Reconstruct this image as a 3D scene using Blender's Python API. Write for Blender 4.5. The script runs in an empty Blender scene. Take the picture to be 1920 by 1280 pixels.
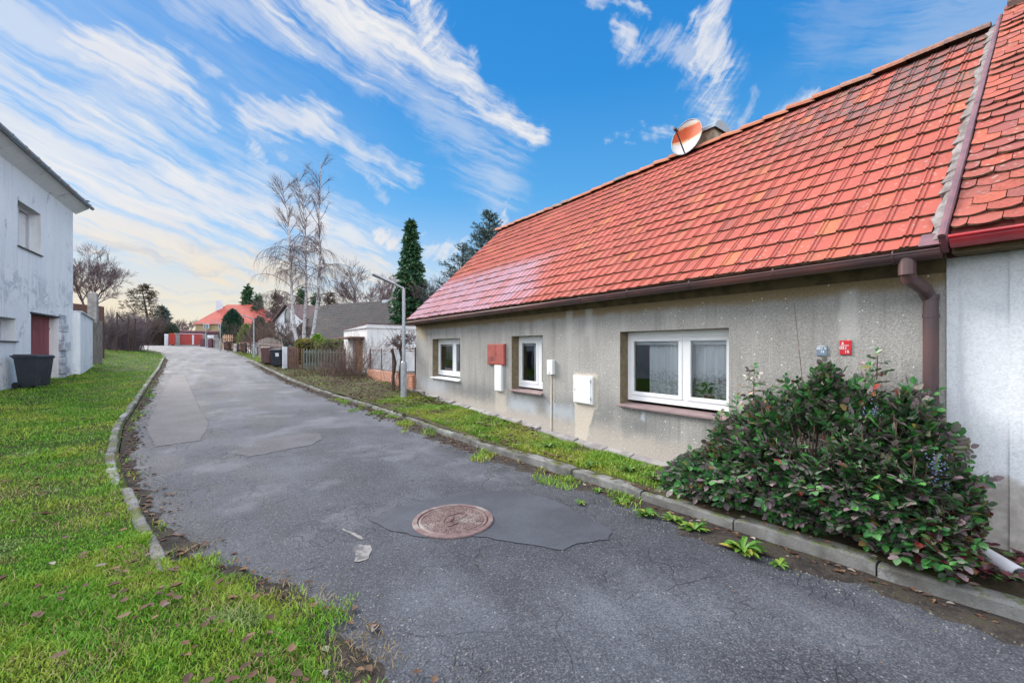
import bpy, math, random
import numpy as np
from mathutils import Vector, Matrix

SC = bpy.context.scene
COL = SC.collection
rad = math.radians

# ------------------------------------------------------------------ survey of the place
# camera stands at the origin, road and cottage front run along +y, metres
FPX, YAW, EYE, HOR = 780.0, 35.58, 1.70, 651.0
_F = (math.sin(rad(YAW)), math.cos(rad(YAW))); _R = (math.cos(rad(YAW)), -math.sin(rad(YAW)))
def ray(u):
    k = (u-960)/FPX
    return k*_R[0]+_F[0], k*_R[1]+_F[1]
def at(u, D):
    q = ray(u); return q[0]*D, q[1]*D
def zat(v, D): return EYE-(v-HOR)/FPX*D

GY = [(-30,-.1),(0,0),(4,0),(6,.03),(8,.09),(12,.16),(20,.30),(27,.45),(40,.80),(50,1.05),(60,1.38),(66,1.62),(74,1.93),(90,2.1),(130,2.3),(500,4)]
RK = [(-8,4.3),(.25,4.08),(1.84,3.95),(3.8,3.82),(5.95,3.58),(10.7,3.3),(15,2.87),(20,2.6),(30,2.35),(49,1.6),(62,.8),(76,-.2),(95,-3)]
LK = [(-8,1.9),(0,.95),(2.3,.43),(3.24,.2),(3.98,-.25),(5.5,-.57),(7.25,-.93),(8.5,-1.14),(11.06,-1.42),(14.3,-1.59),(21.3,-1.97),(30,-2.4),(44,-3.2),(54,-4.2),(60,-5.6),(65,-9),(70,-16),(76,-34)]
WB = [(-8,.02),(.4,.14),(2,.10),(3.46,.09),(5.2,.11),(6.8,.19),(9,.25),(12,.38)]
def interp(tab, y): return np.interp(y, [a for a,_ in tab], [b for _,b in tab])
def G(y): return interp(GY, y)
def rk(y): return interp(RK, y)
def lk(y): return interp(LK, y)
def H(x, y):
    x = np.asarray(x, float); y = np.asarray(y, float)
    g = G(y); r = rk(y); l = lk(y)
    w = np.where(y < 12, interp(WB, y), g+.22-.1*np.clip((y-12)/14,0,1))
    t = np.clip((x-r-.12)/np.maximum(5-r-.12,.2), 0, 1)
    zr = (g+.105)*(1-t)+w*t
    zl = g+.05+np.clip((y-26)/20,0,1)*np.clip(.1*(l-x),0,.45)+.02*np.clip(l-x,0,3)
    return np.where(x > r, zr, np.where(x < l, zl, g))
def h1(x, y): return float(H(x, y))

# ------------------------------------------------------------------ mesh builder
class MB:
    def __init__(s): s.v=[]; s.f=[]; s.m=[]
    def add(s, vs, fs, mi=0):
        b=len(s.v); s.v.extend([tuple(p) for p in vs]); s.f.extend([tuple(b+i for i in f) for f in fs]); s.m.extend([mi]*len(fs)); return s
    def box(s, x0,x1,y0,y1,z0,z1, mi=0):
        v=[(x0,y0,z0),(x1,y0,z0),(x1,y1,z0),(x0,y1,z0),(x0,y0,z1),(x1,y0,z1),(x1,y1,z1),(x0,y1,z1)]
        return s.add(v,[(0,3,2,1),(4,5,6,7),(0,1,5,4),(1,2,6,5),(2,3,7,6),(3,0,4,7)],mi)
    def hexa(s, bot, top, mi=0):
        v=list(bot)+list(top); n=len(bot)
        fs=[tuple(range(n-1,-1,-1)),tuple(range(n,2*n))]+[(i,(i+1)%n,n+(i+1)%n,n+i) for i in range(n)]
        return s.add(v,fs,mi)
    def obox(s, p0, p1, w, z0, z1, mi=0):
        # box standing on the line p0-p1 (xy), total width w
        d=Vector((p1[0]-p0[0],p1[1]-p0[1])).normalized(); n=Vector((-d.y,d.x))*(w/2)
        c=[(p0[0]-n.x,p0[1]-n.y),(p1[0]-n.x,p1[1]-n.y),(p1[0]+n.x,p1[1]+n.y),(p0[0]+n.x,p0[1]+n.y)]
        za=z0 if isinstance(z0,tuple) else (z0,z0); zb=z1 if isinstance(z1,tuple) else (z1,z1)
        zz=[za[0],za[1],za[1],za[0]]; zt=[zb[0],zb[1],zb[1],zb[0]]
        return s.hexa([(a[0],a[1],z) for a,z in zip(c,zz)],[(a[0],a[1],z) for a,z in zip(c,zt)],mi)
    def tube(s, pts, r, n=6, caps=True, mi=0):
        pts=[Vector(p) for p in pts]; k=len(pts)
        rr=list(r) if hasattr(r,'__len__') else [r]*k
        b=len(s.v); ref=None
        for i,p in enumerate(pts):
            d=(pts[min(i+1,k-1)]-pts[max(i-1,0)])
            if d.length<1e-9: d=Vector((0,0,1))
            d.normalize()
            if ref is None: ref=Vector((1,0,0)) if abs(d.x)<.8 else Vector((0,1,0))
            a=(ref-d*ref.dot(d)).normalized(); c=d.cross(a); ref=a
            for j in range(n):
                t=2*math.pi*j/n; q=p+(a*math.cos(t)+c*math.sin(t))*rr[i]; s.v.append((q.x,q.y,q.z))
        for i in range(k-1):
            for j in range(n):
                s.f.append((b+i*n+j,b+i*n+(j+1)%n,b+(i+1)*n+(j+1)%n,b+(i+1)*n+j)); s.m.append(mi)
        if caps:
            s.f.append(tuple(b+j for j in range(n-1,-1,-1))); s.m.append(mi)
            s.f.append(tuple(b+(k-1)*n+j for j in range(n))); s.m.append(mi)
        return s
    def lathe(s, prof, c, n=24, mi=0):
        b=len(s.v); k=len(prof)
        for r,z in prof:
            for j in range(n):
                t=2*math.pi*j/n; s.v.append((c[0]+r*math.cos(t),c[1]+r*math.sin(t),c[2]+z))
        for i in range(k-1):
            for j in range(n):
                s.f.append((b+i*n+j,b+i*n+(j+1)%n,b+(i+1)*n+(j+1)%n,b+(i+1)*n+j)); s.m.append(mi)
        s.f.append(tuple(b+j for j in range(n-1,-1,-1))); s.m.append(mi)
        s.f.append(tuple(b+(k-1)*n+j for j in range(n))); s.m.append(mi)
        return s
    def build(s, name, mats, parent=None, local=False, smooth=False, bevel=0):
        off=Vector((0,0,0))
        if parent is not None and not local:
            p=parent
            while p is not None: off+=p.location; p=p.parent
        me=bpy.data.meshes.new(name)
        me.from_pydata([(a-off.x,b-off.y,c-off.z) for a,b,c in s.v],[],s.f)
        for m in (mats if isinstance(mats,(list,tuple)) else [mats]): me.materials.append(m)
        me.polygons.foreach_set('material_index', s.m)
        if smooth: me.polygons.foreach_set('use_smooth',[True]*len(s.f))
        me.update()
        o=bpy.data.objects.new(name,me); COL.objects.link(o)
        if parent is not None: o.parent=parent
        if bevel:
            b=o.modifiers.new('bevel','BEVEL'); b.width=bevel; b.segments=2; b.limit_method='ANGLE'; b.angle_limit=rad(40)
        return o

def quick(name, V, Fc, mat, attr=None, parent=None):
    """large mesh from numpy arrays (verts n*3, faces m*k all the same size)"""
    me=bpy.data.meshes.new(name); n=len(V); m,k=Fc.shape
    me.vertices.add(n); me.vertices.foreach_set('co', np.ascontiguousarray(V,np.float32).ravel())
    me.loops.add(m*k); me.loops.foreach_set('vertex_index', np.ascontiguousarray(Fc,np.int32).ravel())
    me.polygons.add(m); me.polygons.foreach_set('loop_start', np.arange(0,m*k,k,dtype=np.int32))
    if attr is not None:
        a=me.attributes.new('tint','FLOAT','POINT'); a.data.foreach_set('value',np.ascontiguousarray(attr,np.float32))
    me.materials.append(mat); me.update(calc_edges=True); me.validate()
    o=bpy.data.objects.new(name,me); COL.objects.link(o)
    if parent is not None: o.parent=parent
    return o

def tag(o, label, cat, group=None):
    o['label']=label; o['category']=cat
    if group: o['group']=group
    return o
def thing(name, label, cat, loc, rz=0, group=None):
    o=bpy.data.objects.new(name,None); o.empty_display_size=.2; COL.objects.link(o)
    o.location=loc; o.rotation_euler=(0,0,rz); return tag(o,label,cat,group)
def struct(o, kind='structure'): o['kind']=kind; return o
def dup(root, loc, rz=0, label=None, scale=None):
    r=root.copy(); COL.objects.link(r); r.location=loc; r.rotation_euler=(0,0,rz)
    if scale: r.scale=(scale,)*3
    if label: r['label']=label
    for ch in list(root.children):
        c=ch.copy(); COL.objects.link(c); c.parent=r
        for g in list(ch.children):
            d=g.copy(); COL.objects.link(d); d.parent=c
    return r

# ------------------------------------------------------------------ material helper
class NT:
    def __init__(s, name, world=False):
        s.mat=bpy.data.worlds.new(name) if world else bpy.data.materials.new(name)
        s.mat.use_nodes=True; s.t=s.mat.node_tree; s.t.nodes.clear(); s.k=0; s._pos=None
    def n(s, typ, **kw):
        x=s.t.nodes.new(typ); x.location=((s.k%20)*180,-(s.k//20)*220); s.k+=1
        for a,b in kw.items(): setattr(x,a,b)
        return x
    def set(s, sock, v):
        if isinstance(v,bpy.types.NodeSocket): s.t.links.new(v,sock)
        elif v is not None:
            if sock.type=='RGBA' and len(v)==3: v=(*v,1)
            sock.default_value=v
    def pos(s):
        if s._pos is None: s._pos=s.n('ShaderNodeNewGeometry').outputs['Position']
        return s._pos
    def obj(s): return s.n('ShaderNodeTexCoord').outputs['Object']
    def island(s): return s.n('ShaderNodeNewGeometry').outputs['Random Per Island']
    def sep(s, v):
        x=s.n('ShaderNodeSeparateXYZ'); s.set(x.inputs[0],v); return x.outputs
    def comb(s,a,b,c):
        x=s.n('ShaderNodeCombineXYZ'); [s.set(x.inputs[i],q) for i,q in enumerate((a,b,c))]; return x.outputs[0]
    def m(s, op, a, b=None, c=None, clamp=False):
        x=s.n('ShaderNodeMath',operation=op,use_clamp=clamp)
        for i,q in enumerate((a,b,c)):
            if q is not None: s.set(x.inputs[i],q)
        return x.outputs[0]
    def vm(s, op, a, b=None, out=0):
        x=s.n('ShaderNodeVectorMath',operation=op); s.set(x.inputs[0],a)
        if op=='SCALE': s.set(x.inputs['Scale'],b)
        elif b is not None: s.set(x.inputs[1],b)
        return x.outputs['Value'] if op in('LENGTH','DOT_PRODUCT') else x.outputs[0]
    def mapg(s, v, scale=(1,1,1), rot=(0,0,0), loc=(0,0,0)):
        x=s.n('ShaderNodeMapping'); s.set(x.inputs[0],v); x.inputs['Scale'].default_value=scale; x.inputs['Rotation'].default_value=rot; x.inputs['Location'].default_value=loc
        return x.outputs[0]
    def noise(s, v, scale=5, detail=4, rough=.55, dist=0, col=False):
        x=s.n('ShaderNodeTexNoise'); s.set(x.inputs['Vector'],v); x.inputs['Scale'].default_value=scale
        x.inputs['Detail'].default_value=detail; x.inputs['Roughness'].default_value=rough; x.inputs['Distortion'].default_value=dist
        return x.outputs['Color' if col else 'Fac']
    def vor(s, v, scale=5, feature='F1', out='Distance', rnd=1):
        x=s.n('ShaderNodeTexVoronoi',feature=feature); s.set(x.inputs['Vector'],v); x.inputs['Scale'].default_value=scale; x.inputs['Randomness'].default_value=rnd
        return x.outputs[out]
    def sm(s, x, a, b, lo=0., hi=1., smooth=True):
        q=s.n('ShaderNodeMapRange'); q.interpolation_type='SMOOTHSTEP' if smooth else 'LINEAR'
        s.set(q.inputs['Value'],x); s.set(q.inputs['From Min'],a); s.set(q.inputs['From Max'],b); s.set(q.inputs['To Min'],lo); s.set(q.inputs['To Max'],hi)
        return q.outputs[0]
    def mix(s, f, a, b, typ='MIX'):
        x=s.n('ShaderNodeMix',data_type='RGBA',blend_type=typ,clamp_factor=True); s.set(x.inputs[0],f); s.set(x.inputs[6],a); s.set(x.inputs[7],b); return x.outputs[2]
    def ramp(s, f, stops):
        x=s.n('ShaderNodeValToRGB'); s.set(x.inputs[0],f); e=x.color_ramp.elements
        while len(e)<len(stops): e.new(.5)
        for q,(p,c) in zip(e,stops): q.position=p; q.color=(*c,1)
        return x.outputs[0]
    def rect(s, y, z, y0,y1,z0,z1, sy=.03, sz=.03):
        a=s.m('MULTIPLY',s.sm(y,y0-sy,y0+sy),s.sm(y,y1-sy,y1+sy,1.,0.)); b=s.m('MULTIPLY',s.sm(z,z0-sz,z0+sz),s.sm(z,z1-sz,z1+sz,1.,0.))
        return s.m('MULTIPLY',a,b)
    def out(s, color, rough=.8, bump=None, bs=.3, bd=.01, metal=0., spec=.4, **kw):
        p=s.n('ShaderNodeBsdfPrincipled'); s.set(p.inputs['Base Color'],color); s.set(p.inputs['Roughness'],rough); s.set(p.inputs['Metallic'],metal)
        s.set(p.inputs['Specular IOR Level'],spec)
        for a,b in kw.items(): s.set(p.inputs[a.replace('_',' ')],b)
        if bump is not None:
            b=s.n('ShaderNodeBump'); b.inputs['Strength'].default_value=bs; b.inputs['Distance'].default_value=bd; s.set(b.inputs['Height'],bump); s.t.links.new(b.outputs[0],p.inputs['Normal'])
        o=s.n('ShaderNodeOutputMaterial'); s.t.links.new(p.outputs[0],o.inputs[0]); s.p=p
        return s.mat

def mat(name, c1, c2=None, scale=3., rough=.75, bump=0., bscale=40., metal=0., spec=.4, stretch=(1,1,1), lo=.35, hi=.65, detail=5):
    t=NT(name); c2=c2 or tuple(c*.8 for c in c1)
    v=t.mapg(t.pos(),stretch)
    f=t.sm(t.noise(v,scale,detail),lo,hi)
    b=t.noise(v,bscale,3) if bump else None
    return t.out(t.mix(f,c1,c2),rough,b,bump,.01,metal,spec)
def leafmat(name, stops, rough=.55, trans=True, attr=None, spec=.3):
    t=NT(name)
    if attr:
        a=t.n('ShaderNodeAttribute'); a.attribute_name=attr; f=a.outputs['Fac']
    else: f=t.island()
    c=t.ramp(f,stops)
    return t.out(c,rough,spec=spec)
# ------------------------------------------------------------------ materials
def m_road():
    t=NT('asphalt'); p=t.pos(); x,y,z=t.sep(p)
    warp=t.vm('ADD',p,t.vm('SCALE',t.noise(p,1.3,3,col=True),.55))
    big=t.noise(p,.45,5,.6); mid=t.noise(t.mapg(p,(1,.35,1)),1.7,5,.65); fine=t.noise(p,70,3,.7)
    ag=t.vor(p,130,'F1','Color'); agv=t.sep(ag)[0]
    f=t.m('ADD',t.m('MULTIPLY',big,.55),t.m('MULTIPLY',mid,.45))
    col=t.ramp(f,[(.36,(.019,.022,.031)),(.46,(.036,.041,.054)),(.54,(.064,.071,.090)),(.66,(.115,.124,.150))])
    # paler dry wheel lanes further along the street
    lane=t.m('MULTIPLY',t.sm(t.noise(t.mapg(p,(1.2,.12,1)),1.0,4,.6),.45,.68),t.sm(y,6,20))
    col=t.mix(t.m('MULTIPLY',lane,.5),col,(.150,.162,.195))
    wet=t.m('MULTIPLY',t.sm(t.noise(t.mapg(p,(.6,1.1,1)),.8,4,.55),.40,.58),t.sm(t.m('ADD',y,t.m('MULTIPLY',x,-.5)),5.5,1.0)); col=t.mix(t.m('MULTIPLY',wet,.62),col,(.026,.029,.037)); pale=t.m('MULTIPLY',t.sm(t.noise(t.vm('ADD',p,(3,9,0)),.7,4,.6),.52,.66),t.sm(y,2.,5.)); col=t.mix(t.m('MULTIPLY',pale,.45),col,(.17,.18,.21))
    sp=t.m('MULTIPLY',t.sm(agv,.25,.98),t.sm(fine,.3,.75))
    col=t.mix(t.m('MULTIPLY',sp,.6),col,(.24,.245,.265))
    sp2=t.sm(t.sep(t.vor(p,48,'F1','Color'))[0],.955,.985); col=t.mix(t.m('MULTIPLY',t.m('MULTIPLY',sp2,t.sm(t.vor(p,48),.36,.24)),.6),col,(.34,.34,.36))
    col=t.mix(t.m('MULTIPLY',t.sm(agv,.22,.0),.55),col,(.02,.02,.024))
    e1=t.vor(warp,.62,'DISTANCE_TO_EDGE'); e2=t.vor(warp,2.6,'DISTANCE_TO_EDGE'); e3=t.vor(warp,9.,'DISTANCE_TO_EDGE')
    k1=t.m('MULTIPLY',t.sm(e1,.0065,.001),t.sm(t.noise(p,.5,2),.46,.6))
    k2=t.m('MULTIPLY',t.sm(e2,.018,.003),t.sm(t.noise(p,.8,3),.50,.64))
    k3=t.m('MULTIPLY',t.sm(e3,.06,.01),t.sm(t.noise(t.vm('ADD',p,(7,3,0)),.9,3),.50,.64))
    k=t.m('MAXIMUM',t.m('MAXIMUM',t.m('MULTIPLY',k1,.6),t.m('MULTIPLY',k2,.6)),t.m('MULTIPLY',k3,.5)); k=t.m('MULTIPLY',k,t.sm(t.noise(p,6,3,.7),.35,.6))
    col=t.mix(t.m('MULTIPLY',k,.85),col,(.018,.017,.017))
    # soil creeping in along the edges
    hgt=t.m('ADD',t.m('MULTIPLY',agv,.5),t.m('MULTIPLY',fine,.7)); hgt=t.m('SUBTRACT',hgt,t.m('MULTIPLY',k,2.2))
    return t.out(col,t.sm(mid,.3,.7,.62,.85),hgt,.9,.008,spec=.28)
def m_patch(name, c, c2, rough=.6, ag=.25):
    t=NT(name); p=t.pos()
    n=t.noise(p,1.6,5,.6); a=t.sep(t.vor(p,150,'F1','Color'))[0]; fine=t.noise(p,90,3,.7)
    col=t.mix(t.sm(n,.35,.65),c,c2); col=t.mix(t.m('MULTIPLY',t.sm(a,.6,1.),ag),col,(.3,.3,.32)); col=t.mix(t.m('MULTIPLY',t.sm(a,.2,0.),.4),col,(.025,.025,.03))
    return t.out(col,rough,t.m('ADD',a,fine),.3,.004,spec=.45)
def m_ground(name, stops, sc=1.5):
    t=NT(name); p=t.pos(); n=t.m('ADD',t.m('MULTIPLY',t.noise(p,sc,5,.65),.6),t.m('MULTIPLY',t.noise(p,28,4,.7),.4))
    return t.out(t.ramp(n,stops),.95,t.noise(p,60,3,.7),.8,.02,spec=.15)
def m_roughcast():
    t=NT('grey_roughcast'); p=t.pos(); x,y,z=t.sep(p)
    fine=t.sm(t.m('ADD',t.m('MULTIPLY',t.noise(p,85,4,.75),.55),t.m('MULTIPLY',t.noise(p,38,4,.75),.45)),.30,.70,.22,.78,smooth=False); grain=t.vor(p,70,'F1'); big=t.noise(p,.9,5,.6); blot=t.noise(p,2.4,5,.6)
    col=t.ramp(t.m('ADD',t.m('MULTIPLY',fine,.7),t.m('MULTIPLY',big,.3)),[(.28,(.12,.117,.111)),(.44,(.275,.267,.252)),(.55,(.365,.355,.337)),(.70,(.55,.54,.52))])
    fleck=t.sm(t.sep(t.vor(p,42,'F1','Color'))[0],.985,.99); fl=t.m('MULTIPLY',fleck,t.sm(t.vor(p,42),.32,.22))
    run=t.noise(t.mapg(p,(1.,2.6,.16)),1.8,5,.65); col=t.mix(t.sm(run,.50,.68,0.,.42),col,(.17,.165,.155)); col=t.mix(t.sm(run,.46,.34,0.,.35),col,(.46,.45,.425))
    sillr=t.m('MULTIPLY',t.rect(y,z,2.6,4.15,.45,.80,.12,.16),t.sm(t.noise(t.mapg(p,(1,9.,.3)),1.5,4),.45,.62)); col=t.mix(t.m('MULTIPLY',sillr,.45),col,(.14,.135,.13))
    zz=t.m('ADD',z,t.m('MULTIPLY',t.m('SUBTRACT',blot,.5),.35))
    # ochre staining under the gutter
    tan=t.sm(t.m('ADD',z,t.m('MULTIPLY',t.m('SUBTRACT',blot,.5),.14)),2.16,2.27)
    col=t.mix(t.m('MULTIPLY',tan,.85),col,t.mix(fine,(.11,.075,.03),(.34,.25,.12)))
    # rising damp: dark tide line then pale salted foot
    damp=t.m('MULTIPLY',t.m('MULTIPLY',t.sm(zz,.28,.55),t.sm(zz,1.05,.6)),t.m('MULTIPLY',t.sm(y,2.8,4.0),t.sm(y,11.5,9.)))
    damp=t.m('MULTIPLY',damp,t.sm(big,.30,.46))
    col=t.mix(t.m('MULTIPLY',damp,.72),col,t.mix(fine,(.075,.08,.085),(.21,.22,.225)))
    foot=t.sm(t.m('SUBTRACT',zz,t.m('MULTIPLY',y,.018)),.52,.2)
    col=t.mix(t.m('MULTIPLY',foot,.75),col,t.mix(fine,(.27,.235,.205),(.55,.50,.455)))
    def patch(c,k,*r):
        nonlocal col
        col=t.mix(t.m('MULTIPLY',t.rect(yw,zw,*r),k),col,c)
    yw=t.m('ADD',y,t.m('MULTIPLY',t.m('SUBTRACT',t.noise(p,6,3),.5),.1)); zw=t.m('ADD',z,t.m('MULTIPLY',t.m('SUBTRACT',t.noise(p,5,3),.5),.12))
    plas=t.mix(fine,(.42,.37,.31),(.62,.56,.48))
    # new render below the cabinet narrows to the foot
    ys=t.m('SUBTRACT',yw,t.m('MULTIPLY',t.m('SUBTRACT',.77,z),.33))
    col=t.mix(t.m('MULTIPLY',t.m('MULTIPLY',t.sm(ys,4.66,4.70),t.sm(yw,5.17,5.13)),t.m('MULTIPLY',t.sm(z,.77,.72),.9)),col,plas)
    patch(plas,.85,4.62,5.17,.72,1.27,.02,.02)
    patch(plas,.8,5.68,5.79,.2,1.25,.02,.05)
    patch(plas,.55,7.2,7.62,.3,.8,.06,.06)
    pale=t.mix(fine,(.36,.35,.33),(.56,.55,.53))
    patch(pale,.75,1.31,1.46,1.76,2.24,.03,.05); patch(pale,.6,4.75,4.9,1.9,2.4,.03,.08); patch(pale,.6,5.2,5.36,1.85,2.4,.03,.08); patch((.42,.34,.2),.7,11.3,11.75,1.95,2.25,.05,.08)
    bl=t.mix(fine,(.33,.37,.42),(.55,.60,.66))
    patch(bl,.6,6.2,7.1,.42,.66,.15,.1); patch(bl,.6,5.15,5.9,.45,.68,.12,.1); patch(bl,.6,3.72,3.80,.66,.78,.03,.04); patch(bl,.5,10.0,11.6,.45,.8,.3,.15)
    patch(pale,.7,.70,.9,.1,2.1,.06,.1)
    col=t.mix(fl,col,(.75,.74,.72))
    bmp=t.m('ADD',t.m('MULTIPLY',grain,.7),fine)
    return t.out(col,.92,bmp,.7,.008,spec=.2)
def m_whitewash(name, c1=(.80,.82,.84), c2=(.66,.69,.73), peel=(.36,.38,.41), plo=.6, phi=.66, soil=None, band=None):
    t=NT(name); p=t.pos(); x,y,z=t.sep(p)
    fine=t.noise(p,60,4,.7); big=t.noise(p,.8,6,.6)
    col=t.mix(t.sm(big,.3,.7),c1,c2); gr=t.sm(t.m('ADD',t.m('MULTIPLY',fine,.5),t.m('MULTIPLY',t.noise(p,30,4,.75),.5)),.40,.66); col=t.mix(t.m('MULTIPLY',gr,.55),col,tuple(q*.72 for q in c2)); dr=t.noise(t.mapg(p,(4.,4.,.2)),1.7,5,.65); col=t.mix(t.sm(dr,.54,.70,0.,.45),col,tuple(q*.66 for q in c2))
    pl=t.m('MULTIPLY',t.sm(t.noise(p,1.1,7,.65,.4),plo,phi),t.sm(t.noise(p,9,4),.35,.6))
    col=t.mix(t.m('MULTIPLY',pl,.8),col,peel)
    if band:
        bz=t.m('ADD',z,t.m('MULTIPLY',t.m('SUBTRACT',t.noise(p,.9,4),.5),1.6)); bm=t.m('MULTIPLY',t.sm(bz,band[0],band[0]+.5),t.sm(bz,band[1]+.5,band[1])); bm=t.m('MAXIMUM',bm,t.sm(bz,1.2,.4))
        pk=t.m('MULTIPLY',bm,t.sm(t.noise(p,1.7,8,.72,.8),.495,.53)); pk=t.m('MULTIPLY',pk,t.sm(t.noise(p,14,4,.7),.3,.55)); col=t.mix(t.m('MULTIPLY',pk,.75),col,t.mix(t.noise(p,7,4),(.30,.34,.40),(.52,.56,.62)))
        st=t.m('MULTIPLY',t.sm(t.noise(t.mapg(p,(3.,3.,.18)),1.6,4,.6),.52,.68),t.sm(z,7.6,3.)); col=t.mix(t.m('MULTIPLY',st,.4),col,(.45,.49,.55))
    if soil:
        zz=t.m('ADD',z,t.m('MULTIPLY',t.m('SUBTRACT',t.noise(p,2.2,5),.5),.55))
        col=t.mix(t.m('MULTIPLY',t.sm(zz,soil[0]+.05,soil[0]-.03),.85),col,t.mix(t.sm(t.noise(p,13,4),.3,.7),soil[1],soil[2]))
    return t.out(col,.9,t.m('ADD',t.noise(p,34,4,.7),fine),.3,.008,spec=.2)
def m_tile(name, cols, lichen=None, frost=False):
    t=NT(name); p=t.pos(); x,y,z=t.sep(p); isl=t.island()
    col=t.ramp(isl,cols)
    n=t.noise(p,14,5,.7); col=t.mix(t.sm(n,.5,.75,0.,.5),col,(.30,.10,.05))
    col=t.mix(t.m('MULTIPLY',t.sm(t.noise(p,26,5,.75),.62,.72),.55),col,(.40,.36,.33))
    dk=t.m('MULTIPLY',t.sm(t.noise(p,1.3,4),.4,.62),t.sm(t.noise(p,40,3,.7),.42,.62)); col=t.mix(t.m('MULTIPLY',dk,.5),col,(.10,.045,.03)); gl=t.m('MULTIPLY',t.sm(t.noise(t.vm('ADD',p,(4,2,7)),.8,4),.45,.6),t.sm(t.vor(p,17),.30,.16)); col=t.mix(t.m('MULTIPLY',gl,.5),col,(.34,.31,.28))
    if lichen:
        zone=t.m('MULTIPLY',t.sm(y,lichen[0],lichen[0]-2.5),t.sm(z,lichen[1],lichen[1]+1.2))
        lz=t.m('MULTIPLY',zone,t.sm(t.m('FRACT',t.m('MULTIPLY',isl,7.31)),.75,.55)); lz=t.m('MULTIPLY',lz,t.sm(n,.34,.56))
        col=t.mix(t.m('MULTIPLY',lz,.85),col,(.085,.085,.088))
    if frost:
        yy=t.m('ADD',y,t.m('MULTIPLY',t.m('SUBTRACT',t.noise(p,1.6,4),.5),1.6)); zz=t.m('ADD',z,t.m('MULTIPLY',t.m('SUBTRACT',t.noise(p,1.9,4),.5),.5))
        yy=t.m('SUBTRACT',yy,t.m('MULTIPLY',t.m('SUBTRACT',z,2.5),.55))
        fr=t.m('MULTIPLY',t.sm(yy,5.6,6.9),t.sm(zz,4.0,3.55)); fr=t.m('MULTIPLY',fr,t.sm(t.noise(p,55,3,.7),.2,.5))
        fr=t.m('MULTIPLY',fr,t.sm(t.m('FRACT',t.m('MULTIPLY',isl,3.7)),.0,.5,.45,1.))
        col=t.mix(t.m('MULTIPLY',fr,.58),col,(.35,.30,.41))
    return t.out(col,.78,t.noise(p,90,3,.7),.35,.004,spec=.3)
def m_glass():
    t=NT('window_glass'); tr=t.n('ShaderNodeBsdfTransparent'); tr.inputs[0].default_value=(.86,.9,.92,1)
    gl=t.n('ShaderNodeBsdfGlossy'); gl.inputs['Roughness'].default_value=.02; gl.inputs['Color'].default_value=(.95,.97,1,1)
    lw=t.n('ShaderNodeFresnel'); lw.inputs['IOR'].default_value=1.55
    f=t.m('MULTIPLY',lw.outputs[0],1.4,clamp=True); f=t.m('ADD',f,.05,clamp=True)
    mx=t.n('ShaderNodeMixShader'); t.set(mx.inputs[0],f); t.t.links.new(tr.outputs[0],mx.inputs[1]); t.t.links.new(gl.outputs[0],mx.inputs[2])
    o=t.n('ShaderNodeOutputMaterial'); t.t.links.new(mx.outputs[0],o.inputs[0]); return t.mat
def m_lace():
    t=NT('lace_curtain'); p=t.pos(); x,y,z=t.sep(p)
    v=t.comb(y,z,0.)
    pat=t.sm(t.vor(v,22,'DISTANCE_TO_EDGE'),.10,.16); pat2=t.sm(t.noise(v,30,4,.7),.5,.56)
    holes=t.m('MULTIPLY',t.m('MAXIMUM',t.m('MULTIPLY',pat,.9),pat2),t.sm(t.m('ADD',z,t.m('MULTIPLY',t.noise(v,8,2),.25)),1.55,1.4))
    a=t.m('SUBTRACT',.97,t.m('MULTIPLY',holes,.34))
    return t.out((.92,.93,.95),.9,Alpha=a)
def m_manhole():
    t=NT('cast_iron'); p=t.obj(); x,y,z=t.sep(p)
    r=t.vm('LENGTH',p); inner=t.sm(r,.30,.295)
    grid=t.vor(t.mapg(p,(1,1,0)),34,'DISTANCE_TO_EDGE',rnd=.8); g=t.m('MULTIPLY',t.sm(grid,.05,.16),inner)
    n=t.noise(p,16,5,.7); col=t.mix(t.sm(n,.35,.65),(.135,.082,.078),(.215,.150,.142)); col=t.mix(t.sm(t.noise(p,3.5,3),.5,.7),col,(.27,.24,.22))
    col=t.mix(t.m('MULTIPLY',inner,t.sm(grid,.09,.03)),col,(.07,.04,.035))
    return t.out(col,.6,t.m('ADD',g,t.m('MULTIPLY',n,.35)),.8,.006,.25)
def m_bark(name, c1, c2, marks=None):
    t=NT(name); p=t.pos(); n=t.noise(t.mapg(p,(3,3,.6)),5,4,.6)
    col=t.mix(t.sm(n,.35,.65),c1,c2)
    if marks: col=t.mix(t.sm(t.noise(t.mapg(p,(1.2,1.2,5)),3,3,.6),.56,.64),col,marks)
    return t.out(col,.9,n,.5,.02,spec=.15)

M={}
M['road']=m_road()
M['patch']=m_patch('fresh_asphalt',(.030,.035,.048),(.050,.057,.074),.7,.08)
M['oldpatch']=m_patch('purple_grey_asphalt',(.034,.034,.046),(.056,.056,.073),.75,.3)
M['chalk']=mat('worn_paint',(.22,.21,.205),(.09,.09,.095),9,.8,.3,60,lo=.45,hi=.6)
M['earth']=m_ground('earth',[(.3,(.03,.025,.018)),(.48,(.075,.06,.04)),(.56,(.055,.065,.025)),(.7,(.11,.09,.06))])
M['soil']=m_ground('road_edge_soil',[(.3,(.014,.013,.012)),(.46,(.036,.032,.030)),(.55,(.062,.052,.046)),(.62,(.045,.058,.020)),(.75,(.11,.095,.085))],5.)
M['lawn']=m_ground('lawn_soil',[(.3,(.016,.026,.008)),(.48,(.035,.06,.012)),(.6,(.06,.075,.022)),(.72,(.085,.065,.035))])
M['verge']=m_ground('verge_soil',[(.3,(.03,.024,.016)),(.45,(.075,.058,.04)),(.55,(.055,.075,.02)),(.65,(.13,.10,.065)),(.78,(.16,.13,.10))],2.2)
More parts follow.
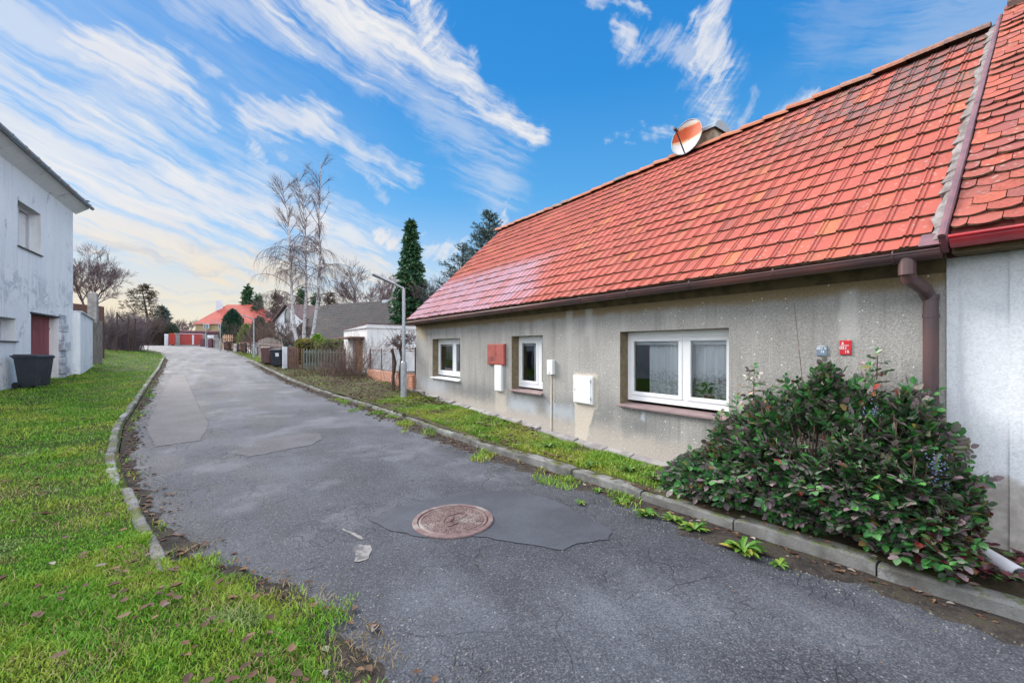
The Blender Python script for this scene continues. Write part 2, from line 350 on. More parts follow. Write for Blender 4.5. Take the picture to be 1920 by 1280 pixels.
def m_kerb():
    t=NT('kerb_concrete'); p=t.pos(); n=t.noise(p,3,5,.65); f=t.noise(p,80,3,.75)
    col=t.mix(t.sm(n,.3,.7),(.10,.098,.09),(.23,.23,.225)); col=t.mix(t.m('MULTIPLY',t.sm(f,.5,.75),.5),col,(.08,.075,.065))
    nz=t.sep(t.n('ShaderNodeNewGeometry').outputs['Normal'])[2]
    moss=t.m('MULTIPLY',t.sm(t.noise(p,5,5,.7),.48,.6),t.sm(nz,.3,.9)); col=t.mix(t.m('MULTIPLY',moss,.85),col,(.10,.13,.03))
    white=t.sm(t.noise(t.vm('ADD',p,(3,1,2)),1.2,5,.7),.52,.64); col=t.mix(t.m('MULTIPLY',white,.5),col,(.42,.43,.44))
    return t.out(col,.9,t.m('ADD',f,n),.8,.012,spec=.2)
M['kerb']=m_kerb()
M['roughcast']=m_roughcast()
M['white_l']=m_whitewash('flaking_whitewash',(.82,.85,.87),(.73,.77,.81),(.36,.39,.43),.585,.65,None,(2.9,3.9))
M['white_r']=m_whitewash('white_render',(.74,.765,.80),(.62,.65,.69),(.46,.46,.46),.60,.68,(.66,(.30,.265,.235),(.47,.43,.39)))
M['white_g']=m_whitewash('garage_render',(.78,.78,.78),(.66,.67,.69),(.46,.42,.36),.60,.70)
M['tile']=m_tile('clay_tile',[(0,(.335,.076,.060)),(.4,(.385,.090,.066)),(.75,(.36,.083,.064)),(.9,(.40,.105,.066)),(.965,(.43,.135,.068)),(1,(.27,.070,.064))],(4.2,4.0),True)
M['tile_edge']=mat('mossy_tile_edge',(.075,.03,.02),(.12,.10,.06),12,.95,.6,60)
M['beaver']=m_tile('old_clay_tile',[(0,(.30,.068,.055)),(.35,(.39,.095,.062)),(.7,(.24,.072,.066)),(1,(.34,.09,.065))])
M['ridge']=m_tile('ridge_clay',[(0,(.34,.12,.07)),(.4,(.42,.16,.09)),(.75,(.27,.15,.11)),(1,(.20,.14,.12))],(3.2,5.0))
M['gutter']=mat('brown_gutter_paint',(.155,.062,.055),(.072,.042,.047),2.5,.42,.15,30,spec=.5,stretch=(1,.6,2.5))
M['pipe']=mat('brown_pipe_paint',(.088,.044,.044),(.060,.036,.040),3,.4,spec=.5)
M['redgutter']=mat('red_gutter_paint',(.36,.018,.025),(.24,.015,.025),3,.35,spec=.5)
M['flash']=mat('purple_flashing',(.19,.085,.10),(.12,.06,.08),6,.45,spec=.5)
M['mortar']=mat('mortar',(.25,.235,.235),(.14,.12,.115),11,.95,.6,50)
M['cornice']=mat('ochre_cornice',(.14,.105,.055),(.075,.058,.035),6,.95,.7,60)
M['pvc']=mat('white_pvc',(.80,.81,.82),(.76,.77,.79),2,.3,spec=.5)
M['glass']=m_glass(); M['lace']=m_lace()
M['sill']=mat('brown_sill',(.27,.19,.19),(.21,.15,.155),5,.5)
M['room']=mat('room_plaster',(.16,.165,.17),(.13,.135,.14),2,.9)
M['reveal']=mat('ochre_reveal',(.235,.19,.12),(.17,.135,.085),9,.95,.6,60)
M['cabinet']=mat('white_cabinet',(.76,.77,.78),(.72,.73,.75),2,.45)
M['redbox']=mat('red_cabinet',(.36,.085,.065),(.29,.07,.056),4,.55)
M['black']=mat('black_rubber',(.014,.014,.015),(.02,.02,.02),4,.6)
M['dark']=mat('dark_plastic',(.028,.032,.042),(.036,.042,.054),4,.5,.1,60)
M['binb']=mat('brown_plastic',(.115,.055,.05),(.09,.045,.042),3,.5)
M['galv']=mat('galvanised_steel',(.40,.43,.46),(.32,.35,.38),6,.45,metal=.35)
M['plate_red']=mat('red_enamel',(.55,.02,.03),(.48,.02,.03),3,.3); M['plate_grey']=mat('grey_enamel',(.16,.22,.29),(.13,.18,.25),3,.35); M['letter']=mat('white_enamel',(.78,.78,.80),(.74,.74,.77),3,.35)
def m_dish():
    t=NT('rusty_dish'); p=t.obj(); x,y,z=t.sep(p)
    zz=t.m('ADD',z,t.m('MULTIPLY',t.m('SUBTRACT',t.noise(t.mapg(p,(2,2,9)),2.2,5,.7),.5),.16))
    band=t.m('MULTIPLY',t.sm(zz,-.05,.0),t.sm(zz,.27,.22)); edge=t.m('MULTIPLY',t.sm(zz,-.10,-.04),t.sm(zz,.31,.25))
    col=t.mix(t.m('MULTIPLY',edge,.7),(.50,.50,.50),(.62,.30,.08)); col=t.mix(band,col,t.mix(t.noise(p,16,4,.7),(.30,.025,.005),(.52,.095,.012)))
    return t.out(col,.6,spec=.3)
M['dish']=m_dish(); M['rust']=mat('rusty_steel',(.20,.08,.05),(.10,.05,.045),9,.7); M['zinc']=mat('weathered_zinc',(.24,.29,.34),(.34,.22,.16),5,.6,metal=.2,lo=.5,hi=.7)
M['chim']=mat('chimney_plaster',(.36,.30,.22),(.20,.15,.11),6,.9,.5)
M['iron']=m_manhole()
M['reddoor']=mat('red_plank_door',(.25,.055,.065),(.18,.04,.05),6,.6,.2,stretch=(1,1,.1))
M['stone']=mat('rough_stone',(.60,.62,.66),(.30,.32,.37),3.5,.95,1.,12)
M['plank']=mat('grey_plank',(.28,.25,.225),(.11,.095,.09),7,.95,.6,30,stretch=(4,4,.35))
M['conc']=mat('old_concrete',(.30,.29,.285),(.19,.18,.185),3,.95,.5)
M['picket']=mat('green_grey_picket',(.20,.235,.215),(.135,.16,.145),6,.85,.2,stretch=(2,2,.4))
M['brownw']=mat('brown_wood',(.17,.085,.065),(.10,.055,.045),5,.85,.3,stretch=(3,3,.3))
M['rustrail']=mat('rusty_rail',(.12,.055,.05),(.075,.04,.045),8,.7)
M['doorwood']=mat('orange_wood_door',(.46,.20,.055),(.22,.085,.04),3,.5,stretch=(2,2,.4))
def m_brick():
    t=NT('brick'); p=t.pos(); x,y,z=t.sep(p)
    b=t.n('ShaderNodeTexBrick'); t.set(b.inputs['Vector'],t.comb(t.m('ADD',x,y),z,0.)); b.inputs['Scale'].default_value=1; b.inputs['Brick Width'].default_value=.27; b.inputs['Row Height'].default_value=.085; b.inputs['Mortar Size'].default_value=.008
    b.inputs['Color1'].default_value=(.44,.16,.085,1); b.inputs['Color2'].default_value=(.36,.13,.075,1); b.inputs['Mortar'].default_value=(.36,.30,.25,1)
    return t.out(t.mix(t.sm(t.noise(p,7,5),.5,.7,0.,.5),b.outputs[0],(.48,.40,.33)),.9,b.outputs[1],-.4,.01)
M['brick']=m_brick()
M['darkroof']=m_tile('dark_roof_tile',[(0,(.014,.022,.028)),(.5,(.024,.036,.044)),(1,(.018,.028,.036))])
M['redroof']=mat('red_pantile',(.40,.085,.062),(.34,.072,.055),.8,.75)
M['maroon']=mat('maroon_roof',(.13,.05,.07),(.10,.04,.055),2,.7)
M['beige']=mat('beige_render',(.42,.34,.20),(.36,.29,.18),1,.9); M['offwhite']=mat('offwhite_render',(.62,.65,.70),(.54,.57,.63),1,.9)
M['redboard']=mat('red_board',(.42,.035,.025),(.32,.028,.022),3,.6,stretch=(1,1,3)); M['lattice']=mat('lattice_wood',(.34,.27,.25),(.24,.19,.18),6,.9,stretch=(2,2,.4)); M['browntile']=mat('brown_roof',(.12,.075,.078),(.08,.055,.058),3,.9); M['orange']=mat('orange_board',(.66,.20,.06),(.56,.16,.05),3,.8); M['tanw']=mat('tan_picket',(.58,.36,.23),(.46,.28,.17),4,.85)
M['whitep']=mat('white_post_paint',(.68,.71,.76),(.58,.61,.66),2,.7); M['darkglass']=mat('dark_pane',(.05,.07,.09),(.09,.12,.15),2,.12,spec=.8)
M['birch']=m_bark('birch_bark',(.56,.55,.56),(.40,.38,.40),(.06,.05,.05)); M['twig']=mat('birch_twig',(.10,.065,.065),(.14,.10,.10),3,.9); M['bark']=m_bark('dark_bark',(.085,.06,.05),(.05,.038,.034)); M['greybark']=m_bark('grey_bark',(.15,.115,.105),(.085,.065,.062))
M['purpletwig']=mat('bare_twig',(.15,.10,.105),(.10,.068,.075),2,.9); M['drystem']=mat('dry_stem',(.20,.135,.11),(.12,.08,.07),3,.9); M['thornstem']=mat('thicket_stem',(.19,.145,.15),(.11,.085,.092),2,.9)
M['needle']=leafmat('spruce_needle',[(0,(.018,.060,.030)),(.5,(.036,.105,.048)),(.85,(.06,.14,.055)),(1,(.09,.16,.06))]); M['bluen']=leafmat('blue_spruce_needle',[(0,(.035,.065,.065)),(.5,(.06,.105,.10)),(1,(.10,.145,.13))]); M['pinen']=leafmat('pine_needle',[(0,(.045,.038,.022)),(.5,(.075,.058,.034)),(1,(.11,.085,.045))])
M['thuja']=leafmat('thuja_leaf',[(0,(.018,.060,.040)),(.6,(.03,.085,.055)),(1,(.05,.12,.07))]); M['thujab']=leafmat('bright_thuja_leaf',[(0,(.09,.20,.02)),(.5,(.15,.30,.03)),(1,(.24,.38,.04))]); M['hedge']=leafmat('hedge_leaf',[(0,(.07,.12,.024)),(.6,(.14,.20,.035)),(1,(.24,.24,.05))]); M['hedgey']=leafmat('yellow_hedge_leaf',[(0,(.10,.11,.02)),(.5,(.21,.19,.03)),(1,(.30,.23,.045))]); M['greyt']=leafmat('grey_green_leaf',[(0,(.05,.07,.055)),(.6,(.08,.11,.08)),(1,(.14,.14,.12))])
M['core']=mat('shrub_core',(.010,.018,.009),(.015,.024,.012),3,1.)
M['mahonia']=leafmat('mahonia_leaf',[(0,(.030,.105,.038)),(.2,(.045,.165,.042)),(.38,(.075,.23,.052)),(.50,(.10,.16,.10)),(.64,(.17,.13,.132)),(.80,(.22,.155,.175)),(.92,(.13,.155,.115)),(.975,(.19,.17,.05)),(1,(.26,.05,.05))],.36,spec=.45)
M['redleaf']=leafmat('red_leaf',[(0,(.08,.018,.026)),(.4,(.14,.03,.04)),(.6,(.09,.055,.062)),(.8,(.05,.10,.03)),(.9,(.06,.13,.03)),(1,(.2,.09,.03))],.45)
M['berry']=mat('blue_berry',(.07,.10,.20),(.14,.18,.30),20,.5); M['stem']=mat('shrub_stem',(.16,.105,.07),(.09,.06,.045),6,.9)
def m_grass(name, a, b, c):
    t=NT(name); q=t.n('ShaderNodeAttribute'); q.attribute_name='tint'; p=t.pos()
    col=t.ramp(q.outputs['Fac'],[(0,a),(.55,b),(1,c)])
    n=t.noise(p,.9,5,.65); col=t.mix(t.m('MULTIPLY',t.sm(n,.44,.62),.7),col,c)
    n2=t.noise(t.vm('ADD',p,(9,4,0)),1.5,5,.65); col=t.mix(t.m('MULTIPLY',t.sm(n2,.58,.70),.5),col,(.34,.40,.20)); n4=t.noise(t.vm('ADD',p,(1,5,0)),2.3,5,.7); col=t.mix(t.m('MULTIPLY',t.sm(n4,.58,.70),.7),col,(.26,.19,.09))
    n3=t.noise(t.vm('ADD',p,(2,8,0)),.7,4,.6); col=t.mix(t.m('MULTIPLY',t.sm(n3,.5,.62),.5),col,a)
    return t.out(col,.5,spec=.3)
M['grass']=m_grass('grass_blade',(.065,.20,.015),(.155,.36,.026),(.36,.40,.055))
M['straw']=m_grass('dry_blade',(.16,.11,.05),(.27,.20,.09),(.36,.30,.14))
M['vgrass']=m_grass('verge_blade',(.085,.22,.015),(.18,.34,.025),(.34,.34,.05))
M['deadleaf']=leafmat('dead_leaf',[(0,(.05,.026,.017)),(.35,(.115,.060,.034)),(.6,(.075,.045,.036)),(.82,(.19,.11,.06)),(.93,(.12,.085,.07)),(1,(.33,.30,.27))],.8)
M['weed']=leafmat('weed_leaf',[(0,(.035,.11,.014)),(.5,(.07,.17,.02)),(.85,(.14,.22,.03)),(1,(.26,.23,.04))],.5)
M['geran']=leafmat('geranium_leaf',[(0,(.03,.14,.02)),(1,(.07,.26,.03))],.5); M['terra']=mat('terracotta',(.33,.13,.08),(.26,.10,.07),6,.8); M['cream']=mat('cream_pot',(.55,.50,.30),(.48,.43,.26),5,.5); M['pinkf']=mat('pink_petal',(.6,.25,.38),(.5,.2,.33),9,.6)
M['pipew']=mat('white_plastic_pipe',(.62,.61,.66),(.54,.53,.58),5,.4)
# ------------------------------------------------------------------ ground, road, verges, kerbs
def sheet(name, xs_fn, ys, nx, zoff, m, relief=None, kind='structure', flat=False):
    V=[];Fc=[]
    for y in ys:
        a,b=xs_fn(y)
        X=np.linspace(a,b,nx); Z=(np.full(nx,float(G(y))) if flat else H(X,np.full(nx,y)))+zoff
        if relief is not None: Z=Z+relief(X,np.full(nx,y))
        V.append(np.stack([X,np.full(nx,y),Z],1))
    V=np.concatenate(V); ny=len(ys)
    for i in range(ny-1):
        for j in range(nx-1):
            a=i*nx+j; Fc.append((a,a+1,a+nx+1,a+nx))
    return struct(quick(name,V,np.array(Fc),m),kind)
def lumps(X,Y,amp,f,seed=0):
    r=np.random.RandomState(seed); z=0
    for k in range(5):
        a=r.uniform(0,6.28); w=f*(1+.7*k); z=z+np.sin(X*w*math.cos(a)+Y*w*math.sin(a)+r.uniform(0,6.28))/(1+.6*k)
    return z*amp/2.2
ysN=np.concatenate([np.arange(-7,14,.12),np.arange(14,32,.3),np.arange(32,76,.7)])
# terrain sheet to the horizon
gx=np.concatenate([np.linspace(-500,-40,14),np.linspace(-36,-12,9),np.linspace(-11,11,45),np.linspace(12,40,10),np.linspace(50,500,12)])
gy=np.concatenate([np.linspace(-300,-20,8),np.linspace(-14,40,109),np.linspace(42,100,40),np.linspace(110,600,14)])
XX,YY=np.meshgrid(gx,gy); ZZ=np.where((XX>lk(YY)-5)&(XX<np.maximum(rk(YY)+1.05,5.0)),G(YY)-.16,H(XX,YY)-.07)
Vg=np.stack([XX.ravel(),YY.ravel(),ZZ.ravel()],1); nx=len(gx)
Fg=np.array([(i*nx+j,i*nx+j+1,(i+1)*nx+j+1,(i+1)*nx+j) for i in range(len(gy)-1) for j in range(nx-1)])
struct(quick('ground',Vg,Fg,M['earth']))
def road_relief(X,Y):
    return lumps(X,Y,.006,2.2,1)+.03*(1-((X-(lk(Y)+rk(Y))/2)/np.maximum((rk(Y)-lk(Y))/2,.5))**2).clip(-.5,1)-.02
def road_z(x,y): return float(np.interp(y,[a for a,_ in GY],[b for _,b in GY])+road_relief(np.array([x]),np.array([y]))[0])
sheet('road',lambda y:(float(lk(y))-.02,float(rk(y))+.02),ysN,40,0,M['road'],road_relief,flat=True)
sheet('lawn',lambda y:(min(-9.,float(lk(y))-6),float(lk(y))-.03),ysN,36,-.022,M['lawn'],lambda X,Y:lumps(X,Y,.009,1.7,2))
sheet('verge',lambda y:(float(rk(y))+.06,max(5.06,float(rk(y))+1.2)),ysN,16,-.008,M['verge'],lambda X,Y:lumps(X,Y,.012,3,3))
# repaired asphalt, laid as thin sheets
def ground_poly(name, pts, m, dz=.006, px=True, it=3):
    from mathutils.geometry import tessellate_polygon
    P=[]
    for u,v in pts:
        D=1.7*FPX/(v-HOR)
        for _ in range(4):
            x,y=at(u,D); D=(EYE-road_z(x,y))*FPX/(v-HOR)
        P.append((x,y))
    rng=random.Random(len(P)); Q=[]
    for i,a in enumerate(P):
        b=P[(i+1)%len(P)]; k=max(2,int(math.dist(a,b)/.07))
        for j in range(k):
            t=j/k; w=.022 if 0<j<k else 0
            Q.append((a[0]+(b[0]-a[0])*t+rng.uniform(-w,w),a[1]+(b[1]-a[1])*t+rng.uniform(-w,w)))
    import bmesh
    bm=bmesh.new(); vs=[bm.verts.new((x,y,0)) for x,y in Q]; bm.faces.new(vs); bmesh.ops.triangulate(bm,faces=bm.faces[:])
    for _ in range(it): bmesh.ops.subdivide_edges(bm,edges=[e for e in bm.edges if e.calc_length()>.25],cuts=1,use_grid_fill=False); bmesh.ops.triangulate(bm,faces=[f for f in bm.faces if len(f.verts)>3])
    for w in bm.verts: w.co.z=road_z(w.co.x,w.co.y)+dz
    bm.normal_update()
    for f in bm.faces:
        if f.normal.z<0: f.normal_flip()
    me=bpy.data.meshes.new(name); bm.to_mesh(me); bm.free(); me.materials.append(m)
    o=bpy.data.objects.new(name,me); COL.objects.link(o); return struct(o)
ground_poly('road_patch',[(690,973),(760,948),(860,926),(960,918),(1040,938),(1105,972),(1148,998),(1140,1012),(1090,1018),(1056,1032),(985,1020),(930,1012),(880,1004),(800,1008),(735,996)],M['patch'])
ground_poly('road_strip',[(290,838),(273,800),(300,745),(322,700),(334,684),(346,686),(352,715),(372,760),(392,795),(376,826)],M['oldpatch'],.006)
ground_poly('road_patch',[(498,824),(560,812),(598,812),(606,822),(585,834),(520,846),(470,856),(440,850)],M['oldpatch'],.005)
ground_poly('paint_mark',[(661,1030),(676,1021),(694,1022),(691,1048),(664,1053)],M['chalk'],.005,it=1)
ground_poly('paint_mark',[(678,1012),(666,1006),(640,992),(644,990),(670,1003),(680,1010)],M['chalk'],.005,it=1)

def strip(name, tab, sgn, y0, y1, w0, w1, seed, m, dz=.005):
    ys=np.arange(y0,y1,.05); r=np.random.RandomState(seed); a=sum(np.sin(ys*f+r.uniform(0,6.3))/(1+.25*k) for k,f in enumerate((1.1,2.3,4.1,7.7,13.,23.)))/3.4
    W=w0+(w1-w0)*np.clip(.5+.5*a,0,1)+.015*r.uniform(-1,1,len(ys)); n=5; V=[];Fc=[]
    for i,y in enumerate(ys):
        e=float(interp(tab,y))
        for j in range(n):
            q=j/(n-1); x=e+sgn*(W[i]*q-.02); V.append((x,y,road_z(x,y)+dz+.012*(1-q)**1.5*(j<n-1)-(0.012 if j==n-1 else 0)))
    for i in range(len(ys)-1):
        for j in range(n-1):
            b=i*n+j; f=(b,b+1,b+n+1,b+n); Fc.append(f if sgn>0 else f[::-1])
    return struct(quick(name,np.array(V),np.array(Fc),m))
strip('road_edge_soil',LK,1,1.2,42,.02,.34,3,M['soil'])
strip('road_edge_soil',[(-8,1.9),(0,.98),(2.3,.50),(3.24,.30),(3.98,-.15),(4.6,-.38)],1,.6,4.5,.06,.36,8,M['soil'],.007)
strip('road_edge_soil',RK,-1,.2,36,.06,.62,4,M['soil'])
def kerb(name, tab, y0, y1, w, hgt, inner, blk, seed, m, skip=()):
    rng=random.Random(seed); mb=MB(); y=y0; step=blk
    while y<y1:
        L=blk*rng.uniform(.96,1.03)*(1 if y<25 else 2); ye=min(y+L,y1)
        if not any(a<y+L/2<b for a,b in skip):
            dx=rng.uniform(-.014,.014); dh=rng.uniform(-.014,.014); n=14
            sec=[]
            for i in range(n+1):
                yy=y+.008+(ye-y-.016)*i/n; x=float(interp(tab,yy))+dx; g=road_z(x-.1*inner,yy); h=hgt(yy)+dh+rng.uniform(-.006,.006)-(.012 if i in(0,n) else 0); x+=rng.uniform(-.006,.006)
                s=inner
                sec.append([(x,yy,g-.12),(x,yy,g+h-.02),(x+s*.012,yy,g+h-.005),(x+s*.03,yy,g+h),(x+s*(w-.02),yy,g+h),(x+s*w,yy,g+h-.02),(x+s*w,yy,g-.12)])
            b=len(mb.v); k=7
            for r in sec: mb.v.extend(r)
            for i in range(n):
                for j in range(k-1):
                    q=(b+i*k+j,b+i*k+j+1,b+(i+1)*k+j+1,b+(i+1)*k+j); mb.f.append(q if s<0 else q[::-1]); mb.m.append(0)
            mb.f.append(tuple(b+j for j in range(k))); mb.m.append(0); mb.f.append(tuple(b+n*k+j for j in range(k-1,-1,-1))); mb.m.append(0)
        y=ye
    return struct(mb.build(name,m))
kerb('kerb',RK,-4,70,.15,lambda y:float(np.interp(y,[0,6,10,13,20,40],[.115,.12,.09,.08,.10,.10])),1,1.0,5,M['kerb'])
kerb('kerb',LK,3.95,6.45,.10,lambda y:float(np.interp(y,[3.9,4.6,6.5],[.035,.06,.085])),-1,.9,6,M['kerb'])
kerb('kerb',[(y,x-.06) for y,x in LK],6.55,62,.11,lambda y:float(np.interp(y,[6.5,7.2,9,20],[.03,.07,.09,.09])),-1,1.0,7,M['kerb'])

# ------------------------------------------------------------------ walls with openings
def wall_holes(mb, P, s0, s1, z0, z1, holes, thick, mi=0, rmi=1):
    """P(s,z,d) -> xyz, d = depth into the wall. holes: (s0,s1,z0,z1)"""
    S=sorted({s0,s1,*[a for h in holes for a in h[:2]]}); Z=sorted({z0,z1,*[a for h in holes for a in h[2:4]]})
    inside=lambda s,z: any(h[0]<s<h[1] and h[2]<z<h[3] for h in holes)
    for i in range(len(S)-1):
        for j in range(len(Z)-1):
            a,b,c,d=S[i],S[i+1],Z[j],Z[j+1]
            if inside((a+b)/2,(c+d)/2): continue
            mb.add([P(a,c,0),P(b,c,0),P(b,d,0),P(a,d,0)],[(0,1,2,3)],mi)
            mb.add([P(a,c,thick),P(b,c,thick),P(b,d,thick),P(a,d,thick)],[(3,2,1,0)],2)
    for h in holes:
        a,b,c,d=h[:4]
        for p,q in (((a,c),(a,d)),((a,d),(b,d)),((b,d),(b,c)),((b,c),(a,c))):
            mb.add([P(*p,0),P(*q,0),P(*q,thick),P(*p,thick)],[(0,1,2,3)],rmi)
    for (p,q) in (((s0,z0),(s0,z1)),((s0,z1),(s1,z1)),((s1,z1),(s1,z0)),((s1,z0),(s0,z0))):
        mb.add([P(*p,0),P(*q,0),P(*q,thick),P(*p,thick)],[(0,1,2,3)],mi)

# ------------------------------------------------------------------ grey cottage
Y0,Y1=.72,12.02
cot=thing('cottage','long low grey roughcast cottage with red tiled roof and brown gutter','house',(5,6.4,.2))
holes=[(9.22,10.84,.86,1.932),(6.0,7.0,.825,1.928),(2.535,4.175,.838,1.934)]
Pc=lambda s,z,d:(5.0+d,s,z)
w=MB(); wall_holes(w,Pc,Y0,Y1,-.25,2.46,holes,.42)
w.box(5.42,9.5,Y1-.35,Y1-.002,-.25,2.46,2); w.box(5.42,9.5,Y0+.02,Y0+.3,-.25,2.46,2); w.box(9.5,9.85,Y0+.02,Y1-.002,-.25,2.46,2)
w.hexa([(5.06,Y1-.3,2.46),(9.8,Y1-.3,2.46),(8.2,Y1-.3,5.55)],[(5.06,Y1-.004,2.46),(9.8,Y1-.004,2.46),(8.2,Y1-.004,5.55)],0)
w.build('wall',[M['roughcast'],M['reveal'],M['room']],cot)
f=MB(); f.box(5.43,9.49,Y0+.31,Y1-.36,.02,.06); f.box(5.43,9.49,Y0+.31,Y1-.36,2.36,2.42)
for yy in (4.9,8.4): f.box(5.43,9.49,yy,yy+.12,.06,2.36)
f.box(7.2,7.3,Y0+.31,Y1-.36,.06,2.36)
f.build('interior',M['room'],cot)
# narrow concrete footing strip, stepped and broken
ft=MB(); rng=random.Random(3); y=2.4
while y<12.1:
    L=rng.uniform(.5,1.1); z=float(interp(WB,y+L/2))
    wd=rng.uniform(.10,.17); ft.hexa([(4.998-wd,y,z-.2),(4.998,y,z-.2),(4.998,y+L-.012,z-.2),(4.998-wd-rng.uniform(-.02,.02),y+L-.012,z-.2)],[(5-wd+.015,y,z+.02),(4.998,y,z+.05),(4.998,y+L-.012,z+.055),(5-wd+.02,y+L-.012,z+.025)]); y+=L
ft.build('footing',M['conc'],cot,bevel=.008)
# cornice and eaves
c=MB(); c.hexa([(4.998,Y0,2.33),(5.0,Y1,2.33),(4.93,Y1,2.40),(4.93,Y0,2.40)][::-1],[(4.998,Y0,2.53),(5.0,Y1,2.53),(4.86,Y1,2.50),(4.86,Y0,2.50)][::-1])
c.build('cornice',M['cornice'],cot)
EX,EZ,RX,RZ=4.74,2.515,8.2,5.80
sl=Vector((RX-EX,0,RZ-EZ)); SL=sl.length; sl.normalize(); nr=Vector((-sl.z,0,sl.x))
def roofpt(s,y,h): q=Vector((EX,0,EZ))+sl*s+nr*h; return (q.x,y,q.z)
def pantiles(mb, P, smax, y0, y1, ncourse, wt, rng, first=.6):
    prof=[(0,.003),(.004,.0145),(.018,.0155),(.025,.004),(.040,.004),(.045,.0135),(.060,.0125),(.067,.002),(.185,.003),(.1985,.004)]
    cs=[0]; L=smax/(ncourse-1+first)
    for i in range(ncourse): cs.append(cs[-1]+(L*first if i==0 else L))
    nt=int(round((y1-y0)/wt)); wt=(y1-y0)/nt; k=wt/.2
    for c in range(ncourse):
        a,b=cs[c],cs[c+1]+.05; wav=rng.uniform(0,6)
        for i in range(nt):
            yy=y1-i*wt; j=rng.uniform(-.006,.006); lift=.026+rng.uniform(-.005,.009)+.004*math.sin(i*.35+wav); jj=rng.uniform(-.004,.004)
            top=[];bot=[];low=[]
            for t,h in prof:
                low.append(P(a+j+jj*t*5,yy-t*k,-.006)); bot.append(P(a+j+jj*t*5,yy-t*k,h+lift)); top.append(P(b,yy-t*k,h+.002))
            n=len(prof); bse=len(mb.v); mb.v.extend(low+bot+top)
            for q in range(n-1):
                mb.f.append((bse+n+q,bse+n+q+1,bse+2*n+q+1,bse+2*n+q)); mb.m.append(0)
                mb.f.append((bse+q,bse+q+1,bse+n+q+1,bse+n+q)); mb.m.append(1)
            mb.f.append((bse,bse+n,bse+2*n)); mb.m.append(1); mb.f.append((bse+n-1,bse+3*n-1,bse+2*n-1)); mb.m.append(1)
roof_rng=random.Random(11)
r=MB(); pantiles(r,roofpt,SL,Y0+.06,Y1+.06,17,.178,roof_rng)
roof=r.build('roof',[M['tile'],M['tile_edge']],cot)
d=MB(); a=[roofpt(-.02,Y0+.03,-.03),roofpt(-.02,Y1+.05,-.03),roofpt(SL,Y1+.05,-.03),roofpt(SL,Y0+.03,-.03)]
bk=[(9.95,Y0+.03,3.95),(9.95,Y1+.05,3.95)]
d.add(a+[(p[0],p[1],p[2]-.05) for p in a],[(0,1,2,3),(7,6,5,4),(0,4,5,1),(1,5,6,2),(2,6,7,3),(3,7,4,0)])
d.add([(RX,Y0+.03,RZ),(RX,Y1+.05,RZ),(11.7,Y1+.05,2.5),(11.7,Y0+.03,2.5)],[(0,1,2,3)])
d.build('roof_deck',M['brownw'],roof)
# ridge tiles
rg=MB(); y=Y0+.05; rr=random.Random(5)
while y<Y1+.05:
    L=.385; z=RZ+.045+.012*math.sin(y*1.3)+rr.uniform(-.008,.008); big=1.0
    n=9; r0,r1=.115*big,.10*big; b=len(rg.v)
    tilt=rr.uniform(-.012,.012)
    for (yy,ra,zz) in ((y,r1,z+tilt),(y+L+.03,r0,z+.018-tilt)):
        for i in range(n):
            t=math.pi*i/(n-1); rg.v.append((RX-math.cos(t)*ra*1.15,yy,zz-.05+math.sin(t)*ra))
    for i in range(n-1): rg.f.append((b+i,b+i+1,b+n+i+1,b+n+i)); rg.m.append(0)
    rg.f.append(tuple(b+i for i in range(n))); rg.m.append(1); rg.f.append(tuple(b+n+i for i in range(n-1,-1,-1))); rg.m.append(1)
    y+=L
rg.build('ridge',[M['ridge'],M['tile_edge']],roof)
# verge mortar along the party line
mm=MB(); rr=random.Random(8)
for i in range(26):
    s=i*SL/26; mm.hexa([roofpt(s,Y0-.02,.0),roofpt(s+SL/26*.99,Y0-.02,.0),roofpt(s+SL/26*.99,Y0+rr.uniform(.05,.11),.0),roofpt(s,Y0+rr.uniform(.05,.11),.0)],[roofpt(s,Y0-.02,.075),roofpt(s+SL/26*.99,Y0-.02,.075),roofpt(s+SL/26*.99,Y0+.03+rr.uniform(0,.06),.055),roofpt(s,Y0+.03+rr.uniform(0,.06),.055)])
mm.build('verge_mortar',M['mortar'],roof)
# chimney, mostly behind the ridge
ch=MB(); cx,cy=8.55,4.86
ch.box(cx-.28,cx+.28,cy-.36,cy+.36,4.9,6.20)
chim=ch.build('chimney',M['chim'],roof)
cw=MB(); n=9; b=0
pts=[]
for yy in (cy-.42,cy+.30):
    for i in range(n):
        t=math.pi*i/(n-1); pts.append((cx-math.cos(t)*.34,yy,6.16+math.sin(t)*.20))
cw.add(pts,[(i,i+1,n+i+1,n+i) for i in range(n-1)]+[tuple(range(n-1,-1,-1)),tuple(range(n,2*n))])
cw.build('cowl',M['zinc'],chim)
# gutter, half round, with brackets and a stop end
gm=MB(); GX,GZ,GR=4.675,2.485,.068; n=10; ya=.70; yb=11.95
def gz_(y): return GZ-.012-(y-.7)*.004
ys=np.linspace(ya,yb,24)
outer=[];b=0
for y in ys:
    ring=[]
    for i in range(n):
        t=math.pi+math.pi*i/(n-1); ring.append((GX+GR*math.cos(t),y,gz_(y)+GR*math.sin(t)))
    for i in range(n):
        t=2*math.pi-math.pi*i/(n-1); ring.append((GX+(GR-.006)*math.cos(t),y,gz_(y)+.002+(GR-.006)*math.sin(t)))
    outer.append(ring)
k=2*n
for ring in outer: gm.v.extend(ring)
for i in range(len(ys)-1):
    for j in range(k): gm.f.append((i*k+j,(i+1)*k+j,(i+1)*k+(j+1)%k,i*k+(j+1)%k)); gm.m.append(0)
gm.tube([(GX-GR,ya,gz_(ya)),(GX-GR,yb,gz_(yb))],.010,8)
